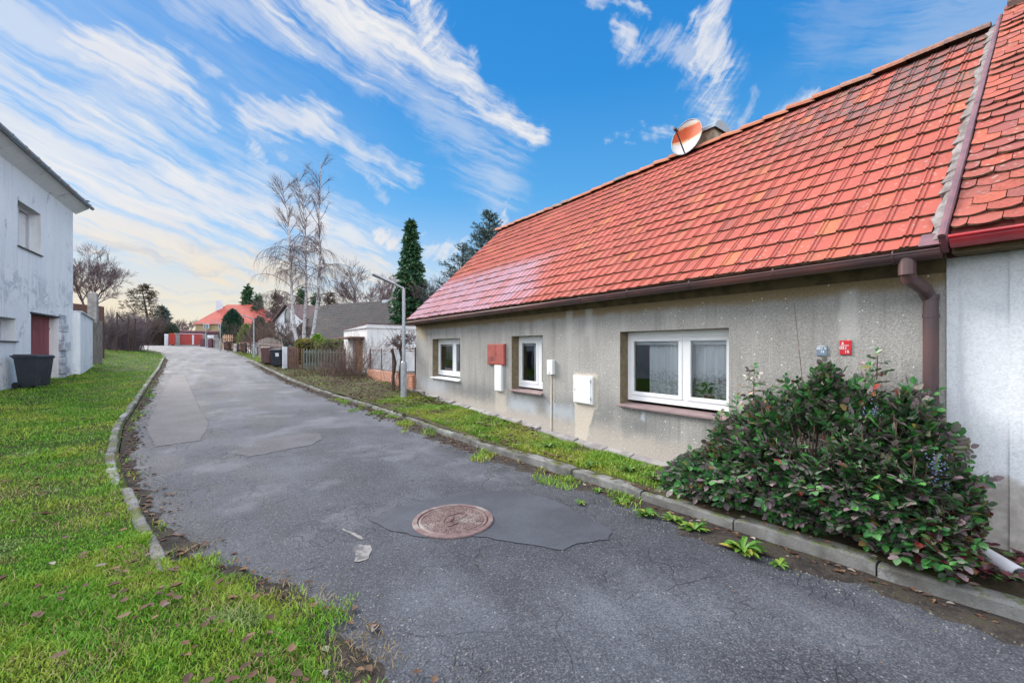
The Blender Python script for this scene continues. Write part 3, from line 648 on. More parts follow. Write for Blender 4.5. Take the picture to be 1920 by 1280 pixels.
for y in (ya,yb):
    pr=[(GX+GR*math.cos(math.pi+math.pi*i/(n-1)),y,gz_(y)+GR*math.sin(math.pi+math.pi*i/(n-1))) for i in range(n)]
    gm.add(pr+[(p[0],p[1]+.006,p[2]) for p in pr],[tuple(range(n)),tuple(range(2*n-1,n-1,-1))])
gut=gm.build('gutter',M['gutter'],cot,smooth=True)
y=.98
while y<11.9:
    br=MB(); z=gz_(y)
    br.tube([(GX+(GR+.004)*math.cos(math.pi+math.pi*i/8),y,z+(GR+.004)*math.sin(math.pi+math.pi*i/8)) for i in range(9)],.007,5)
    br.tube([(GX+GR,y,z),(4.86,y,z+.07)],.009,5); br.tube([(GX-GR-.006,y,z+.004),(GX-GR+.02,y,z+.03)],.007,5)
    br.build('bracket',M['gutter'],gut); y+=.92
dp=MB(); px,py=4.925,.80
dp.tube([(GX,.90,GZ-.05),(GX,.90,GZ-.185)],.057,22); dp.tube([(GX,.90,GZ-.15),(GX+.03,.892,GZ-.215),(4.86,.83,2.19),(px,py+.01,2.12)],[.054,.053,.050,.050],22)
dp.tube([(px,py,2.13),(px,py,.08)],.050,24); dp.tube([(px,py,2.145),(px,py,2.105)],.055,20); dp.tube([(px,py,1.22),(px,py,1.245)],.055,20)
for zz in (1.95,.9): dp.tube([(px,py,zz),(px,py,zz+.03)],.055,20); dp.box(px,5.0,py-.01,py+.01,zz,zz+.02)
dp.build('downpipe',M['pipe'],cot,smooth=False)
fl=MB(); pp=[roofpt(s,Y0-.035,.02) for s in (-.03,SL*.5,SL+.03)]
for (s0,s1) in ((-.05,SL*.48),(SL*.475,SL+.06)):
    fl.hexa([roofpt(s0,Y0-.055,-.04),roofpt(s1,Y0-.055,-.04),roofpt(s1,Y0-.005,-.04),roofpt(s0,Y0-.005,-.04)],[roofpt(s0,Y0-.05,.115),roofpt(s1,Y0-.05,.115),roofpt(s1,Y0-.01,.115),roofpt(s0,Y0-.01,.115)])
    fl.tube([roofpt(s0,Y0-.03,.115),roofpt(s1,Y0-.03,.115)],.026,8)
fl.hexa([roofpt(-.06,Y0-.02,.05),roofpt(.10,Y0-.02,.05),roofpt(.10,Y0+.11,.05),roofpt(-.06,Y0+.11,.05)],[roofpt(-.06,Y0-.02,.062),roofpt(.10,Y0-.02,.062),roofpt(.10,Y0+.11,.062),roofpt(-.06,Y0+.11,.062)])
fl.build('flashing',M['flash'],roof)

def window(parent, y0,y1,z0,z1, xf, mull, sill_m, sill_z, proj=.07, label=None, curtain=True, yc0=None):
    """plastic window facing -x standing at depth xf"""
    fr=MB(); t=.062; d0,d1=xf,xf+.07
    fr.box(d0,d1,y0,y1,z0,z0+t+.02); fr.box(d0,d1,y0,y1,z1-t-.03,z1); fr.box(d0,d1,y0,y0+t,z0+t+.02,z1-t-.03); fr.box(d0,d1,y1-t,y1,z0+t+.02,z1-t-.03)
    ym=mull; fr.box(d0-.003,d1,ym-.035,ym+.035,z0+t+.02,z1-t-.03)
    fo=fr.build('window',M['pvc'],parent,bevel=.005)
    if label: fo['label']=label
    for (a,b) in ((y0+t,ym-.035),(ym+.035,y1-t)):
        s=MB(); e=.055; x0,x1=xf-.012,xf+.05; zb,zt=z0+t+.02,z1-t-.03
        s.box(x0,x1,a,b,zb,zb+e); s.box(x0,x1,a,b,zt-e,zt); s.box(x0,x1,a,a+e,zb+e,zt-e); s.box(x0,x1,b-e,b,zb+e,zt-e)
        s.build('sash',M['pvc'],fo,bevel=.006)
        g=MB(); g.add([(xf+.015,a+e-.004,zb+e-.004),(xf+.015,b-e+.004,zb+e-.004),(xf+.015,b-e+.004,zt-e+.004),(xf+.015,a+e-.004,zt-e+.004)],[(3,2,1,0)])
        g.build('pane',M['glass'],fo)
        bl=MB(); bl.box(xf+.075,xf+.095,a+.03,b-.03,zt-.105,zt-.045); bl.build('blind',M['pvc'],fo)
    s=MB(); s.hexa([(5-proj,y0-.02,sill_z-.03),(xf+.01,y0-.001,sill_z-.02),(xf+.01,y1+.001,sill_z-.02),(5-proj,y1+.02,sill_z-.03)],[(5-proj,y0-.02,sill_z),(xf+.01,y0-.001,sill_z+.02),(xf+.01,y1+.001,sill_z+.02),(5-proj,y1+.02,sill_z)])
    s.build('sill',sill_m,fo,bevel=.004)
    ins=MB(); ins.box(xf+.072,5.55,y0+.0,y1-.0,z0+.02,z0+.065); ins.build('inner_sill',M['pvc'],fo)
    if curtain:
        cm=MB(); ny=70; V=[]; xs=5.37; ys=np.linspace(y0-.05,(y1+.05) if yc0 is None else yc0,ny); zs=np.linspace(z0+.08,z1+.02,8)
        for z in zs:
            for i,y in enumerate(ys): V.append((xs+.022*math.sin(y*31+1.7*math.sin(y*4.3))*(1.25-.3*(z-z0))+.01*math.sin(y*83),y,z))
        cm.add(V,[(j*ny+i,j*ny+i+1,(j+1)*ny+i+1,(j+1)*ny+i) for j in range(7) for i in range(ny-1)])
        cm.build('curtain',M['lace'],fo,smooth=True)
    return fo
window(cot,2.535,4.175,.90,1.934,5.18,3.22,M['sill'],.845,.06,'wide two-part window with lace curtains and potted plants',True,3.92)
window(cot,6.0,7.0,.885,1.928,5.18,6.32,M['sill'],.835,.06,'middle window of the cottage',True,6.7)
window(cot,9.22,10.84,.93,1.932,5.18,9.85,M['pvc'],.875,.06,'window nearest the street lamp',True,10.3)
# wall cabinets
cb=MB(); cb.box(4.955,5.0,4.70,5.14,.77,1.228); co=cb.build('meter_cabinet',M['cabinet'],cot,bevel=.006); co['label']='square white cabinet set in the wall'
cb=MB(); cb.box(4.945,4.955,4.735,5.12,.785,1.212); cd=cb.build('door',M['cabinet'],co,bevel=.003)
kb=MB(); kb.tube([(4.946,5.09,.99),(4.935,5.09,.99)],.009,8); kb.build('lock',M['black'],cd)
for zz in (.84,1.12):
    kb=MB(); kb.tube([(4.943,4.735,zz),(4.943,4.735,zz+.05)],.008,8); kb.build('hinge',M['galv'],cd)
cb=MB(); cb.box(4.94,5.0,7.30,7.565,.77,1.318); co=cb.build('meter_cabinet',M['cabinet'],cot,bevel=.006); co['label']='tall narrow white cabinet below the red one'
kb=MB(); kb.box(4.936,4.941,7.33,7.53,.80,1.29); kb.build('door',M['cabinet'],co,bevel=.002)
cb=MB(); cb.box(4.95,5.0,7.20,7.87,1.325,1.775); co=cb.build('meter_cabinet',M['redbox'],cot,bevel=.005); co['label']='wide red steel cabinet'
kb=MB(); kb.box(4.943,4.951,7.22,7.535,1.345,1.755); kb.box(4.943,4.951,7.545,7.85,1.345,1.755); kb.build('door',M['redbox'],co,bevel=.003)
for k in range(5):
    kb=MB(); kb.box(4.939,4.944,7.60,7.79,1.40+k*.022,1.408+k*.022); kb.build('vent_slot',M['rust'],co)
kb=MB(); kb.tube([(4.944,7.50,1.55),(4.934,7.50,1.55)],.010,8); kb.build('lock',M['black'],co)
cb=MB(); cb.box(4.93,5.0,5.65,5.80,1.21,1.47); co=cb.build('meter_cabinet',M['cabinet'],cot,bevel=.006); co['label']='small white junction box'
kb=MB(); kb.tube([(4.99,5.725,1.21),(4.992,5.725,.7),(4.991,5.73,.16)],.007,6); kb.build('cable',M['mortar'],co)
kb=MB(); kb.tube([(4.931,5.73,1.235),(4.924,5.73,1.235)],.01,8); kb.build('lock',M['black'],co)

def number_plate(label, y0,y1,z0,z1, m, lines, xf=4.985, bar=None):
    t=thing('number_plate',label,'sign',(5,(y0+y1)/2,z0))
    p=MB(); p.box(xf,5.0,y0,y1,z0,z1); p.build('plate',m,t,bevel=.004)
    for txt,size,yc,zc in lines:
        cu=bpy.data.curves.new('digits','FONT'); cu.body=txt; cu.size=size; cu.align_x='CENTER'; cu.align_y='CENTER'; cu.extrude=.001; cu.offset=.0006
        tmp=bpy.data.objects.new('tmp',cu); COL.objects.link(tmp); dg=bpy.context.evaluated_depsgraph_get(); dg.update()
        me=bpy.data.meshes.new_from_object(tmp.evaluated_get(dg)); bpy.data.objects.remove(tmp)
        R=Matrix(((0,0,-1,0),(-1,0,0,0),(0,1,0,0),(0,0,0,1)))
        me.transform(Matrix.Translation((xf-.0015-5,yc-(y0+y1)/2,zc-z0))@R); me.materials.clear(); me.materials.append(M['letter'])
        o=bpy.data.objects.new('digits',me); COL.objects.link(o); o.parent=t
    if bar:
        b=MB(); b.box(xf-.002,xf,bar[0],bar[1],bar[2],bar[2]+.005); b.build('line',M['letter'],t)
    return t
number_plate('red enamel house number plate above the bush, reading 051 15',1.357,1.449,1.628,1.768,M['plate_red'],[('8',.034,1.424,1.737),('051',.040,1.418,1.693),('15',.036,1.39,1.657)],bar=(1.375,1.44,1.716))
number_plate('grey house number plate left of the red one, reading 051',1.55,1.643,1.615,1.716,M['plate_grey'],[('051',.036,1.612,1.688),('V',.034,1.566,1.688),('15',.034,1.59,1.655)],bar=(1.57,1.63,1.708))

# ------------------------------------------------------------------ white neighbour on the right
nb=thing('white_house','white rendered house joined to the cottage, old red roof and bright red gutter','house',(5,-2,.1))
w=MB(); w.box(4.985,9.6,-6,Y0-.004,-.3,2.44,0); w.build('wall',M['white_r'],nb)
w=MB(); w.box(4.972,4.984,-6,.375,-.3,2.44); wp=w.build('wall',M['white_r'],nb); wp['label']='slightly proud later skim of white render'
w=MB(); NX,NZ,NRX,NRZ=4.72,2.60,8.2,6.02
nsl=Vector((NRX-NX,0,NRZ-NZ)); NL=nsl.length; nsl.normalize(); nn=Vector((-nsl.z,0,nsl.x))
def nbpt(s,y,h): q=Vector((NX,0,NZ))+nsl*s+nn*h; return (q.x,y,q.z)
rr=random.Random(21); wt=.178; nc=33; cl=NL/nc
for c in range(nc):
    off=(c%2)*wt/2; wob=rr.uniform(0,6)
    i=0; y=Y0-.07-off*0
    y=Y0-.065+(.0 if c%2 else wt/2)
    while y>-3.4:
        ya=min(y,Y0-.065); yb=y-wt+.006
        lift=.026+rr.uniform(-.004,.010)+.012*math.sin(y*2.2+c*.9+wob*.15); s0=c*cl+rr.uniform(-.006,.006)+.012*math.sin(y*1.7+c*.5); s1=s0+cl*1.5; n=7
        low=[];bot=[];top=[]
        for q in range(n):
            t=q/(n-1); yy=ya+(yb-ya)*t; arc=.030*(2*t-1)**2
            low.append(nbpt(s0+arc,yy,lift-.018)); bot.append(nbpt(s0+arc,yy,lift)); top.append(nbpt(s1,yy,.004))
        b=len(w.v); w.v.extend(low+bot+top)
        for q in range(n-1):
            w.f.append((b+n+q,b+n+q+1,b+2*n+q+1,b+2*n+q)); w.m.append(0); w.f.append((b+q,b+q+1,b+n+q+1,b+n+q)); w.m.append(1)
        y-=wt
nroof=w.build('roof',[M['beaver'],M['tile_edge']],nb)
d=MB(); a=[nbpt(-.02,-6,-.03),nbpt(-.02,Y0-.06,-.03),nbpt(NL,Y0-.06,-.03),nbpt(NL,-6,-.03)]
d.add(a+[(p[0],p[1],p[2]-.06) for p in a],[(0,1,2,3),(7,6,5,4),(0,4,5,1),(1,5,6,2),(2,6,7,3),(3,7,4,0)]); d.add([(NRX,-6,NRZ),(NRX,Y0-.06,NRZ),(11.7,Y0-.06,2.6),(11.7,-6,2.6)],[(0,1,2,3)])
d.build('roof_deck',M['beaver'],nroof)
rg=MB(); rg.tube([(NRX,Y0-.09,NRZ+.0),(NRX,-6,NRZ)],.12,10); rg.build('ridge',M['ridge'],nroof)
gm=MB(); b=0; gx_,gz0=4.66,2.545
ringv=[]
for y in (Y0-.075,-6):
    for i in range(10):
        t=math.pi+math.pi*i/9; ringv.append((gx_+.075*math.cos(t),y,gz0+.075*math.sin(t)))
gm.add(ringv,[(i,i+1,10+i+1,10+i) for i in range(9)]+[tuple(range(10)),tuple(range(19,9,-1)),(0,10,19,9)])
gm.tube([(gx_-.075,Y0-.07,gz0+.006),(gx_-.075,-6,gz0+.006)],.013,8)
gm.build('gutter',M['redgutter'],nb,smooth=True)
fc=MB(); fc.box(4.74,4.984,-6,Y0-.07,2.44,2.56); fc.build('soffit',M['cornice'],nb)
# ------------------------------------------------------------------ satellite dish on the ridge
def make_dish():
    D0=8.75; x,y=at(1287,D0); zc=zat(257,D0)
    t=thing('satellite_dish','white satellite dish with a wide rust band on the roof ridge','satellite dish',(x,y,zc))
    toC=Vector((-x,-y,EYE-zc)); toC.z*=.3; toC.normalize()
    right=Vector((_R[0],_R[1],0))
    nrm=(toC*.78-right*.62+Vector((0,0,.34))).normalized()
    upv=(Vector((0,0,1))-nrm*nrm.z).normalized(); sd=upv.cross(nrm)
    ra,rb=.335,.385; mb=MB(); n=36; rings=9
    for side,off in ((0,0),(1,-.012)):
        b=len(mb.v); mb.v.append(tuple(-nrm*.09+nrm*off))
        for i in range(1,rings+1):
            q=i/rings
            for j in range(n):
                a=2*math.pi*j/n; p=sd*math.cos(a)*ra*q+upv*math.sin(a)*rb*q+nrm*(.09*(q*q-1)+off); mb.v.append(tuple(p))
        for j in range(n):
            f=(b,b+1+j,b+1+(j+1)%n); mb.f.append(f if not side else f[::-1]); mb.m.append(0)
        for i in range(rings-1):
            for j in range(n):
                f=(b+1+i*n+j,b+1+(i+1)*n+j,b+1+(i+1)*n+(j+1)%n,b+1+i*n+(j+1)%n); mb.f.append(f if not side else f[::-1]); mb.m.append(0)
    o=mb.build('reflector',M['dish'],t,local=True,smooth=True)
    rm=MB(); rm.tube([tuple(sd*math.cos(2*math.pi*j/n)*ra+upv*math.sin(2*math.pi*j/n)*rb) for j in range(n+1)],.011,6); rm.build('rim',M['zinc'],o,local=True,smooth=True)
    base=-upv*rb*.98; lnb=nrm*.40-upv*.06
    am=MB(); am.tube([tuple(base-nrm*.02),tuple(lnb)],.014,6); am.build('feed_arm',M['dark'],t,local=True)
    lb=MB(); d=(-nrm-upv*.1).normalized(); lb.tube([tuple(lnb-d*.06),tuple(lnb+d*.02),tuple(lnb+d*.06)],[.032,.036,.028],10); lb.build('receiver',M['dark'],t,local=True)
    ms=MB(); ms.tube([tuple(-nrm*.10),tuple(-nrm*.18-Vector((0,0,.08))),(-nrm.x*.18,-nrm.y*.18,-.62)],.024,8); ms.build('mast',M['rust'],t,local=True)
make_dish()

# ------------------------------------------------------------------ manhole
mx,my=at(850,4.06); mz=road_z(mx,my)
mh=thing('manhole_cover','round rusty cast iron manhole cover sunk in the asphalt','manhole cover',(mx,my,mz),.5)
f=MB(); f.lathe([(.39,-.05),(.392,.012),(.386,.02),(.345,.022),(.342,.012),(.335,-.02)],(0,0,0),64); f.build('frame',M['iron'],mh,local=True)
c=MB(); c.lathe([(.331,-.03),(.331,.014),(.324,.018),(.306,.018),(.303,.012),(.298,.012),(.295,.017),(.0,.019)],(0,0,0),64)
lid=c.build('lid',M['iron'],mh,local=True)
e=MB()
e.tube([(.13*math.cos(a)-.03,.075*math.sin(a)+.03*math.cos(a),.02) for a in np.linspace(.3,4.6,24)],.006,5)
e.tube([(.12*math.cos(a)+.06,.06*math.sin(a)-.02*math.cos(a),.02) for a in np.linspace(-2.4,1.6,20)],.006,5)
e.tube([(-.06,-.01,.02),(.02,.015,.02)],.012,5)
e.build('emblem',M['iron'],lid,local=True)

# ------------------------------------------------------------------ street lamps
def make_lamp():
    x,y=at(757,11.6); t=thing('street_lamp','grey street lamp with flat head close to the cottage corner','street lamp',(x,y,h1(x,y)-.02),0,'street lamps along the verge')
    p=MB(); p.tube([(0,0,-.1),(0,0,.95),(0,0,1.0),(0,0,1.03)],[.083,.083,.075,.05],12); p.tube([(0,0,1.0),(0,0,3.05)],[.05,.042],12); p.build('pole',M['galv'],t,local=True,smooth=False)
    a=MB(); a.tube([(0,0,3.02),(-.02,0,3.06),(-.30,.0,3.17)],[.036,.034,.028],8); a.build('arm',M['galv'],t,local=True)
    h=MB(); h.hexa([(-.28,-.09,3.14),(-.28,.09,3.14),(-.86,.11,3.345),(-.86,-.11,3.345)],[(-.26,-.07,3.20),(-.26,.07,3.20),(-.87,.08,3.40),(-.87,-.08,3.40)])
    h.build('lamp_head',M['galv'],t,local=True,bevel=.01)
    d=MB(); d.box(-.05,.05,-.085,-.07,.35,.65); d.build('hatch',M['galv'],t,local=True)
    return t
lamp=make_lamp()
for u,vb,vt,lab in ((476,672,600,'street lamp by the white pickets, second from the cottage'),(413,659,608,'thin street lamp beside the brown bin by the tan pickets'),(386,651,607,'farthest street lamp by the maroon sheds and red gate')):
    D=(vb-vt)*0+ {476:33.6,413:47.5,386:55.}[u]; x,y=at(u,D); dup(lamp,(x,y,h1(x,y)),.25,lab)

# ------------------------------------------------------------------ bins
def make_bin(label, loc, rz, body, lid, name='wheelie_bin', tilt=0, sticker=False, w=.58, d=.72, h=1.05):
    t=thing(name,label,'bin',loc,rz); t.rotation_euler=(tilt,0,rz)
    s=w/.58
    b=MB(); b.hexa([(-.23*s,-.26*s,.07),(.23*s,-.26*s,.07),(.23*s,.22*s,.03),(-.23*s,.22*s,.03)],[(-.28*s,-.34*s,h-.09),(.28*s,-.34*s,h-.09),(.28*s,.32*s,h-.09),(-.28*s,.32*s,h-.09)])
    b.box(-.30*s,.30*s,-.36*s,.34*s,h-.13,h-.085)
    for k in (-.12,.12): b.hexa([(k*s-.02,-.275*s,.1),(k*s+.02,-.275*s,.1),(k*s+.02,-.25*s,.1),(k*s-.02,-.25*s,.1)],[(k*s-.02,-.348*s,h-.13),(k*s+.02,-.348*s,h-.13),(k*s+.02,-.32*s,h-.13),(k*s-.02,-.32*s,h-.13)])
    b.build('body',body,t,local=True,bevel=.012)
    l=MB(); l.hexa([(-.305*s,-.38*s,h-.082),(.305*s,-.38*s,h-.082),(.305*s,.36*s,h-.082),(-.305*s,.36*s,h-.082)],[(-.26*s,-.33*s,h-.03),(.26*s,-.33*s,h-.03),(.27*s,.34*s,h+.0),(-.27*s,.34*s,h+.0)]); l.build('lid',lid,t,local=True,bevel=.012)
    hb=MB(); hb.tube([(-.25*s,.37*s,h-.09),(-.25*s,.43*s,h-.05),(.25*s,.43*s,h-.05),(.25*s,.37*s,h-.09)],.016,6); hb.build('handle',body,t,local=True)
    for k in (-.27,.27):
        wv=MB(); wv.tube([(k*s-.025,.25*s,.1),(k*s+.025,.25*s,.1)],.1,14); wv.build('wheel',M['black'],t,local=True)
    if sticker:
        st=MB(); st.box(.02,.2,-.336*s,-.330*s,.62,.80); st.hexa([(.02,-.335,.60),(.21,-.335,.60),(.21,-.32,.60),(.02,-.32,.60)],[(.02,-.345,.80),(.21,-.345,.80),(.21,-.33,.80),(.02,-.33,.80)]); st.build('sticker',M['whitep'],t,local=True)
    return t
x,y=at(63,13.3); make_bin('dark grey wheelie bin in front of the tall white house',(x,y,h1(x,y)+.01),rad(62),M['dark'],M['dark'],h=1.07)
x,y=at(521,24.2); make_bin('black round-shouldered wheelie bin with white sticker beside the white post',(x,y,h1(x,y)),rad(-32),M['dark'],M['dark'],sticker=True)
x,y=at(502,25.8); make_bin('tilted brown wheelie bin leaning behind the black bin',(x,y,h1(x,y)),rad(-40),M['binb'],M['binb'],tilt=rad(-8),w=.6,h=1.08)
x,y=at(427,46.); make_bin('small brown wheelie bin in front of the tan picket fence',(x,y,h1(x,y)),rad(-40),M['binb'],M['binb'])
x,y=at(459,42.); make_bin('dark bin beside white pickets below the orange boards',(x,y,h1(x,y)),rad(-40),M['dark'],M['dark'])

# ------------------------------------------------------------------ tall white house on the left
Bx,By=-4.985,25.74; th=math.atan2(.0524,1); hd=Vector((math.sin(th),math.cos(th),0)); hn=Vector((math.cos(th),-math.sin(th),0)) # along, out
def lh(u):
    q=ray(u) # s measured from the far corner towards the camera
    # (Bx,By)-s*hd = D*q
    det=-hd.x*-q[1]-(-hd.y)*(-q[0]); s=((-Bx)*(-q[1])-(-By)*(-q[0]))/det; D=(By-s*hd.y)/q[1]; return s,D
LZ=.1
lw=thing('white_house','tall white house with flaking paint and red plank door, left edge','house',(Bx,By,.3))
def Pl(s,z,d): return (Bx-hd.x*s-hn.x*d,By-hd.y*s-hn.y*d,z)
def hole(u0,u1,v0,v1):
    a,Da=lh(u1); b,Db=lh(u0); Dm=(Da+Db)/2; return (a,b,zat(v1,Db) if False else zat(v1,Dm),zat(v0,Dm))
s1,D1=lh(77); s2,D2=lh(33); h_up=(s1,s2,zat(470,(D1+D2)/2),zat(389,(D1+D2)/2))
s1,D1=lh(109); s2,D2=lh(58); h_do=(s1,s2,.30,zat(592,(D1+D2)/2))
s1,D1=lh(30); s2,D2=lh(-30); h_lo=(s1,s2,zat(639,D1),zat(597,D1))
w=MB(); wall_holes(w,Pl,0,15,-.2,7.55,[h_up,h_do,h_lo],.45)
for (d0,d1,sa,sb) in ((.45,10,.004,.35),(.45,10,14.6,14.99),(9.6,10,.36,14.6)):
    w.hexa([Pl(sa,-.2,d0),Pl(sb,-.2,d0),Pl(sb,-.2,d1),Pl(sa,-.2,d1)],[Pl(sa,7.55,d0),Pl(sb,7.55,d0),Pl(sb,7.55,d1),Pl(sa,7.55,d1)],0)
w.hexa([Pl(.01,7.55,.05),Pl(.3,7.55,.05),Pl(.3,7.55,9.9),Pl(.01,7.55,9.9)],[Pl(.01,7.8,.05),Pl(.3,7.8,.05),Pl(.3,10.8,5.),Pl(.01,10.8,5.)],0)
w.hexa([Pl(.4,3.4,.5),Pl(14.5,3.4,.5),Pl(14.5,3.4,9.5),Pl(.4,3.4,9.5)],[Pl(.4,3.5,.5),Pl(14.5,3.5,.5),Pl(14.5,3.5,9.5),Pl(.4,3.5,9.5)],2)
w.build('wall',[M['white_l'],M['white_l'],M['room']],lw)
# eaves: soffit, roof, gutter
e=MB(); e.hexa([Pl(-.35,7.55,0.0),Pl(15,7.55,0.0),Pl(15,7.86,-.42),Pl(-.35,7.86,-.42)],[Pl(-.35,7.60,.06),Pl(15,7.60,.06),Pl(15,7.92,-.42),Pl(-.35,7.92,-.42)])
e.build('soffit',M['white_l'],lw)
rf=MB(); rf.hexa([Pl(-.42,7.925,-.47),Pl(15,7.925,-.47),Pl(15,10.9,5.),Pl(-.42,10.9,5.)],[Pl(-.42,8.0,-.48),Pl(15,8.0,-.48),Pl(15,10.98,5.),Pl(-.42,10.98,5.)]); rf.hexa([Pl(-.42,10.9,5.001),Pl(15,10.9,5.001),Pl(15,7.9,10.5),Pl(-.42,7.9,10.5)],[Pl(-.42,10.98,5.001),Pl(15,10.98,5.001),Pl(15,7.98,10.5),Pl(-.42,7.98,10.5)])
rl=rf.build('roof',M['maroon'],lw)
tl=MB(); tl.hexa([Pl(.1,8.02,-.2),Pl(.5,8.02,-.2),Pl(.5,8.06,-.2),Pl(.1,8.06,-.2)],[Pl(.1,8.06,-.55),Pl(.45,8.0,-.6),Pl(.45,8.03,-.6),Pl(.1,8.1,-.55)]); tl.build('loose_tile',M['dark'],rl)
g=MB(); g.tube([Pl(-.40,7.90,-.52),Pl(15,7.90,-.52)],.07,10); k=.2
go=g.build('gutter',M['zinc'],lw)
for i in range(16):
    b=MB(); s=.1+i*.9; b.tube([Pl(s,7.90+.08*math.sin(a),-.52+.08*math.cos(a)) for a in np.linspace(0,2*math.pi,11)],.012,5); b.build('bracket',M['zinc'],go)
def lwin(h, name, dep, mull=True):
    a,b,c,d=h; f=MB()
    def bx(s0,s1,z0,z1,d0,d1): f.hexa([Pl(s0,z0,d0),Pl(s1,z0,d0),Pl(s1,z0,d1),Pl(s0,z0,d1)],[Pl(s0,z1,d0),Pl(s1,z1,d0),Pl(s1,z1,d1),Pl(s0,z1,d1)])
    t=.09
    bx(a,b,c,c+t,dep,dep+.08); bx(a,b,d-t,d,dep,dep+.08); bx(a,a+t,c+t,d-t,dep,dep+.08); bx(b-t,b,c+t,d-t,dep,dep+.08)
    if mull: bx((a+b)/2-.05,(a+b)/2+.05,c+t,d-t,dep-.005,dep+.08)
    o=f.build('window',M['offwhite'],lw)
    p=MB(); p.add([Pl(a+t,c+t,dep+.04),Pl(b-t,c+t,dep+.04),Pl(b-t,d-t,dep+.04),Pl(a+t,d-t,dep+.04)],[(0,1,2,3)]); p.build('pane',M['glass'],o)
    s=MB(); s.hexa([Pl(a-.03,c-.04,-.06),Pl(b+.03,c-.04,-.06),Pl(b+.03,c-.03,dep),Pl(a-.03,c-.03,dep)],[Pl(a-.03,c-.005,-.06),Pl(b+.03,c-.005,-.06),Pl(b+.03,c+.01,dep),Pl(a-.03,c+.01,dep)]); s.build('sill',M['dark'],o)
lwin(h_up,'upper',.28); lwin(h_lo,'lower',.3)
dr=MB(); a,b,c,d=h_do
nb_=5
for i in range(nb_):
    s0=a+(b-a)*i/nb_+.006; s1=a+(b-a)*(i+1)/nb_-.006
    dr.hexa([Pl(s0,c,.25),Pl(s1,c,.25),Pl(s1,c,.31),Pl(s0,c,.31)],[Pl(s0,d-.01,.25),Pl(s1,d-.01,.25),Pl(s1,d-.01,.31),Pl(s0,d-.01,.31)])
for z in (c+.45,d-.5): dr.hexa([Pl(a,z,.235),Pl(b,z,.235),Pl(b,z,.25),Pl(a,z,.25)],[Pl(a,z+.1,.235),Pl(b,z+.1,.235),Pl(b,z+.1,.25),Pl(a,z+.1,.25)])
do=dr.build('door',M['reddoor'],lw)
li=MB(); li.hexa([Pl(a-.08,d,-.03),Pl(b+.08,d,-.03),Pl(b+.08,d,.2),Pl(a-.08,d,.2)],[Pl(a-.08,d+.06,-.03),Pl(b+.08,d+.06,-.03),Pl(b+.08,d+.06,.2),Pl(a-.08,d+.06,.2)]); li.build('lintel',M['dark'],lw)
# exposed stone jamb and buttress beside the door
st=MB(); rr=random.Random(4); z=.1; sa=h_do[0]
while z<2.75:
    hgt=rr.uniform(.24,.4); dd=rr.uniform(.07,.16)*(1 if z<2 else .6); L=rr.uniform(.5,.95)
    st.hexa([Pl(sa-.03-L,z,-dd),Pl(sa-.03,z,-dd+.03),Pl(sa-.03,z,.02),Pl(sa-.03-L,z,.02)],[Pl(sa-.05-L,z+hgt-.02,-dd+.02),Pl(sa-.05,z+hgt-.02,-dd+.02),Pl(sa-.03,z+hgt-.02,.02),Pl(sa-.03-L,z+hgt-.02,.02)]); z+=hgt
st.build('stone_jamb',M['stone'],lw,bevel=.04)

# annex wall, gate leaf, concrete post, stakes
cx,cy=at(163.5,21.6); C2=(cx,cy); gz0=h1(cx+.3,cy)
t=thing('garden_wall','low white flaking garden wall joined to the tall white house','wall',(cx,cy,gz0))
b=MB(); b.obox((Bx+.02,By+.02),C2,.4,-.1,(3.22,3.12)); b.build('wall',M['white_l'],t)
b=MB(); b.obox((Bx+.0,By+.1),(cx,cy+.05),.55,(3.22,3.12),(3.30,3.19)); b.build('coping',M['stone'],t,bevel=.02)
x0,y0=at(168.5,22.6); x1,y1=at(191,24.0)
t=thing('gate_leaf','weathered grey plank gate leaf at the end of the white wall','gate',((x0+x1)/2,(y0+y1)/2,.4))
n=6
for i in range(n):
    a=i/n; bq=(i+1)/n-.012; p=(x0+(x1-x0)*a,y0+(y1-y0)*a); q=(x0+(x1-x0)*bq,y0+(y1-y0)*bq); b=MB(); b.obox(p,q,.05+.02*(i%2),.3+.03*math.sin(i*2),zat(600,23)-.1+.12*math.sin(i*1.7)); b.build('plank',M['plank'],t,bevel=.006)
x,y=at(174.5,23.4); t=tag(MB().build('concrete_post',M['conc']) if False else MB().obox((x-.02,y-.16),(x+.02,y+.16),.38,.3,zat(551,23.4)).hexa([(x-.2,y-.17,zat(551,23.4)),(x+.2,y-.17,zat(551,23.4)),(x+.2,y+.17,zat(551,23.4)),(x-.2,y+.17,zat(551,23.4))],[(x-.12,y-.1,zat(548,23.4)),(x+.12,y-.1,zat(548,23.4)),(x+.12,y+.1,zat(548,23.4)),(x-.12,y+.1,zat(548,23.4))]).build('concrete_post',M['conc'],bevel=.02),'tall grey concrete post rising behind the grey plank gate','post')
x0,y0=at(128,30); x1,y1=at(160,30); b=MB(); b.obox((x0,y0),(x1,y1),2.5,.3,zat(571,30)); tag(b.build('brick_shed',M['brownw']),'rusty brown shed roofline just above the white garden wall','shed')
for k,(u,v,D) in enumerate(((193.5,575,27),(219,585,34),(240,592,36),(252,597,37))):
    x,y=at(u,D); b=MB(); z=h1(x,y); b.tube([(x,y,z-.1),(x+.02*k,y,zat(v,D))],[.06,.045],6)
    if k==1: x2,y2=at(232,35); b.tube([(x,y,zat(588,D)),(x2,y2,zat(602,35))],.04,6)
    tag(b.build('fence_stake',M['bark']),['thick dark stake nearest the plank gate','forked stake with a slanting brace in the thicket','short stake in the middle of the thicket','last stake at the right end of the thicket'][k],'stake','stakes in the thicket')

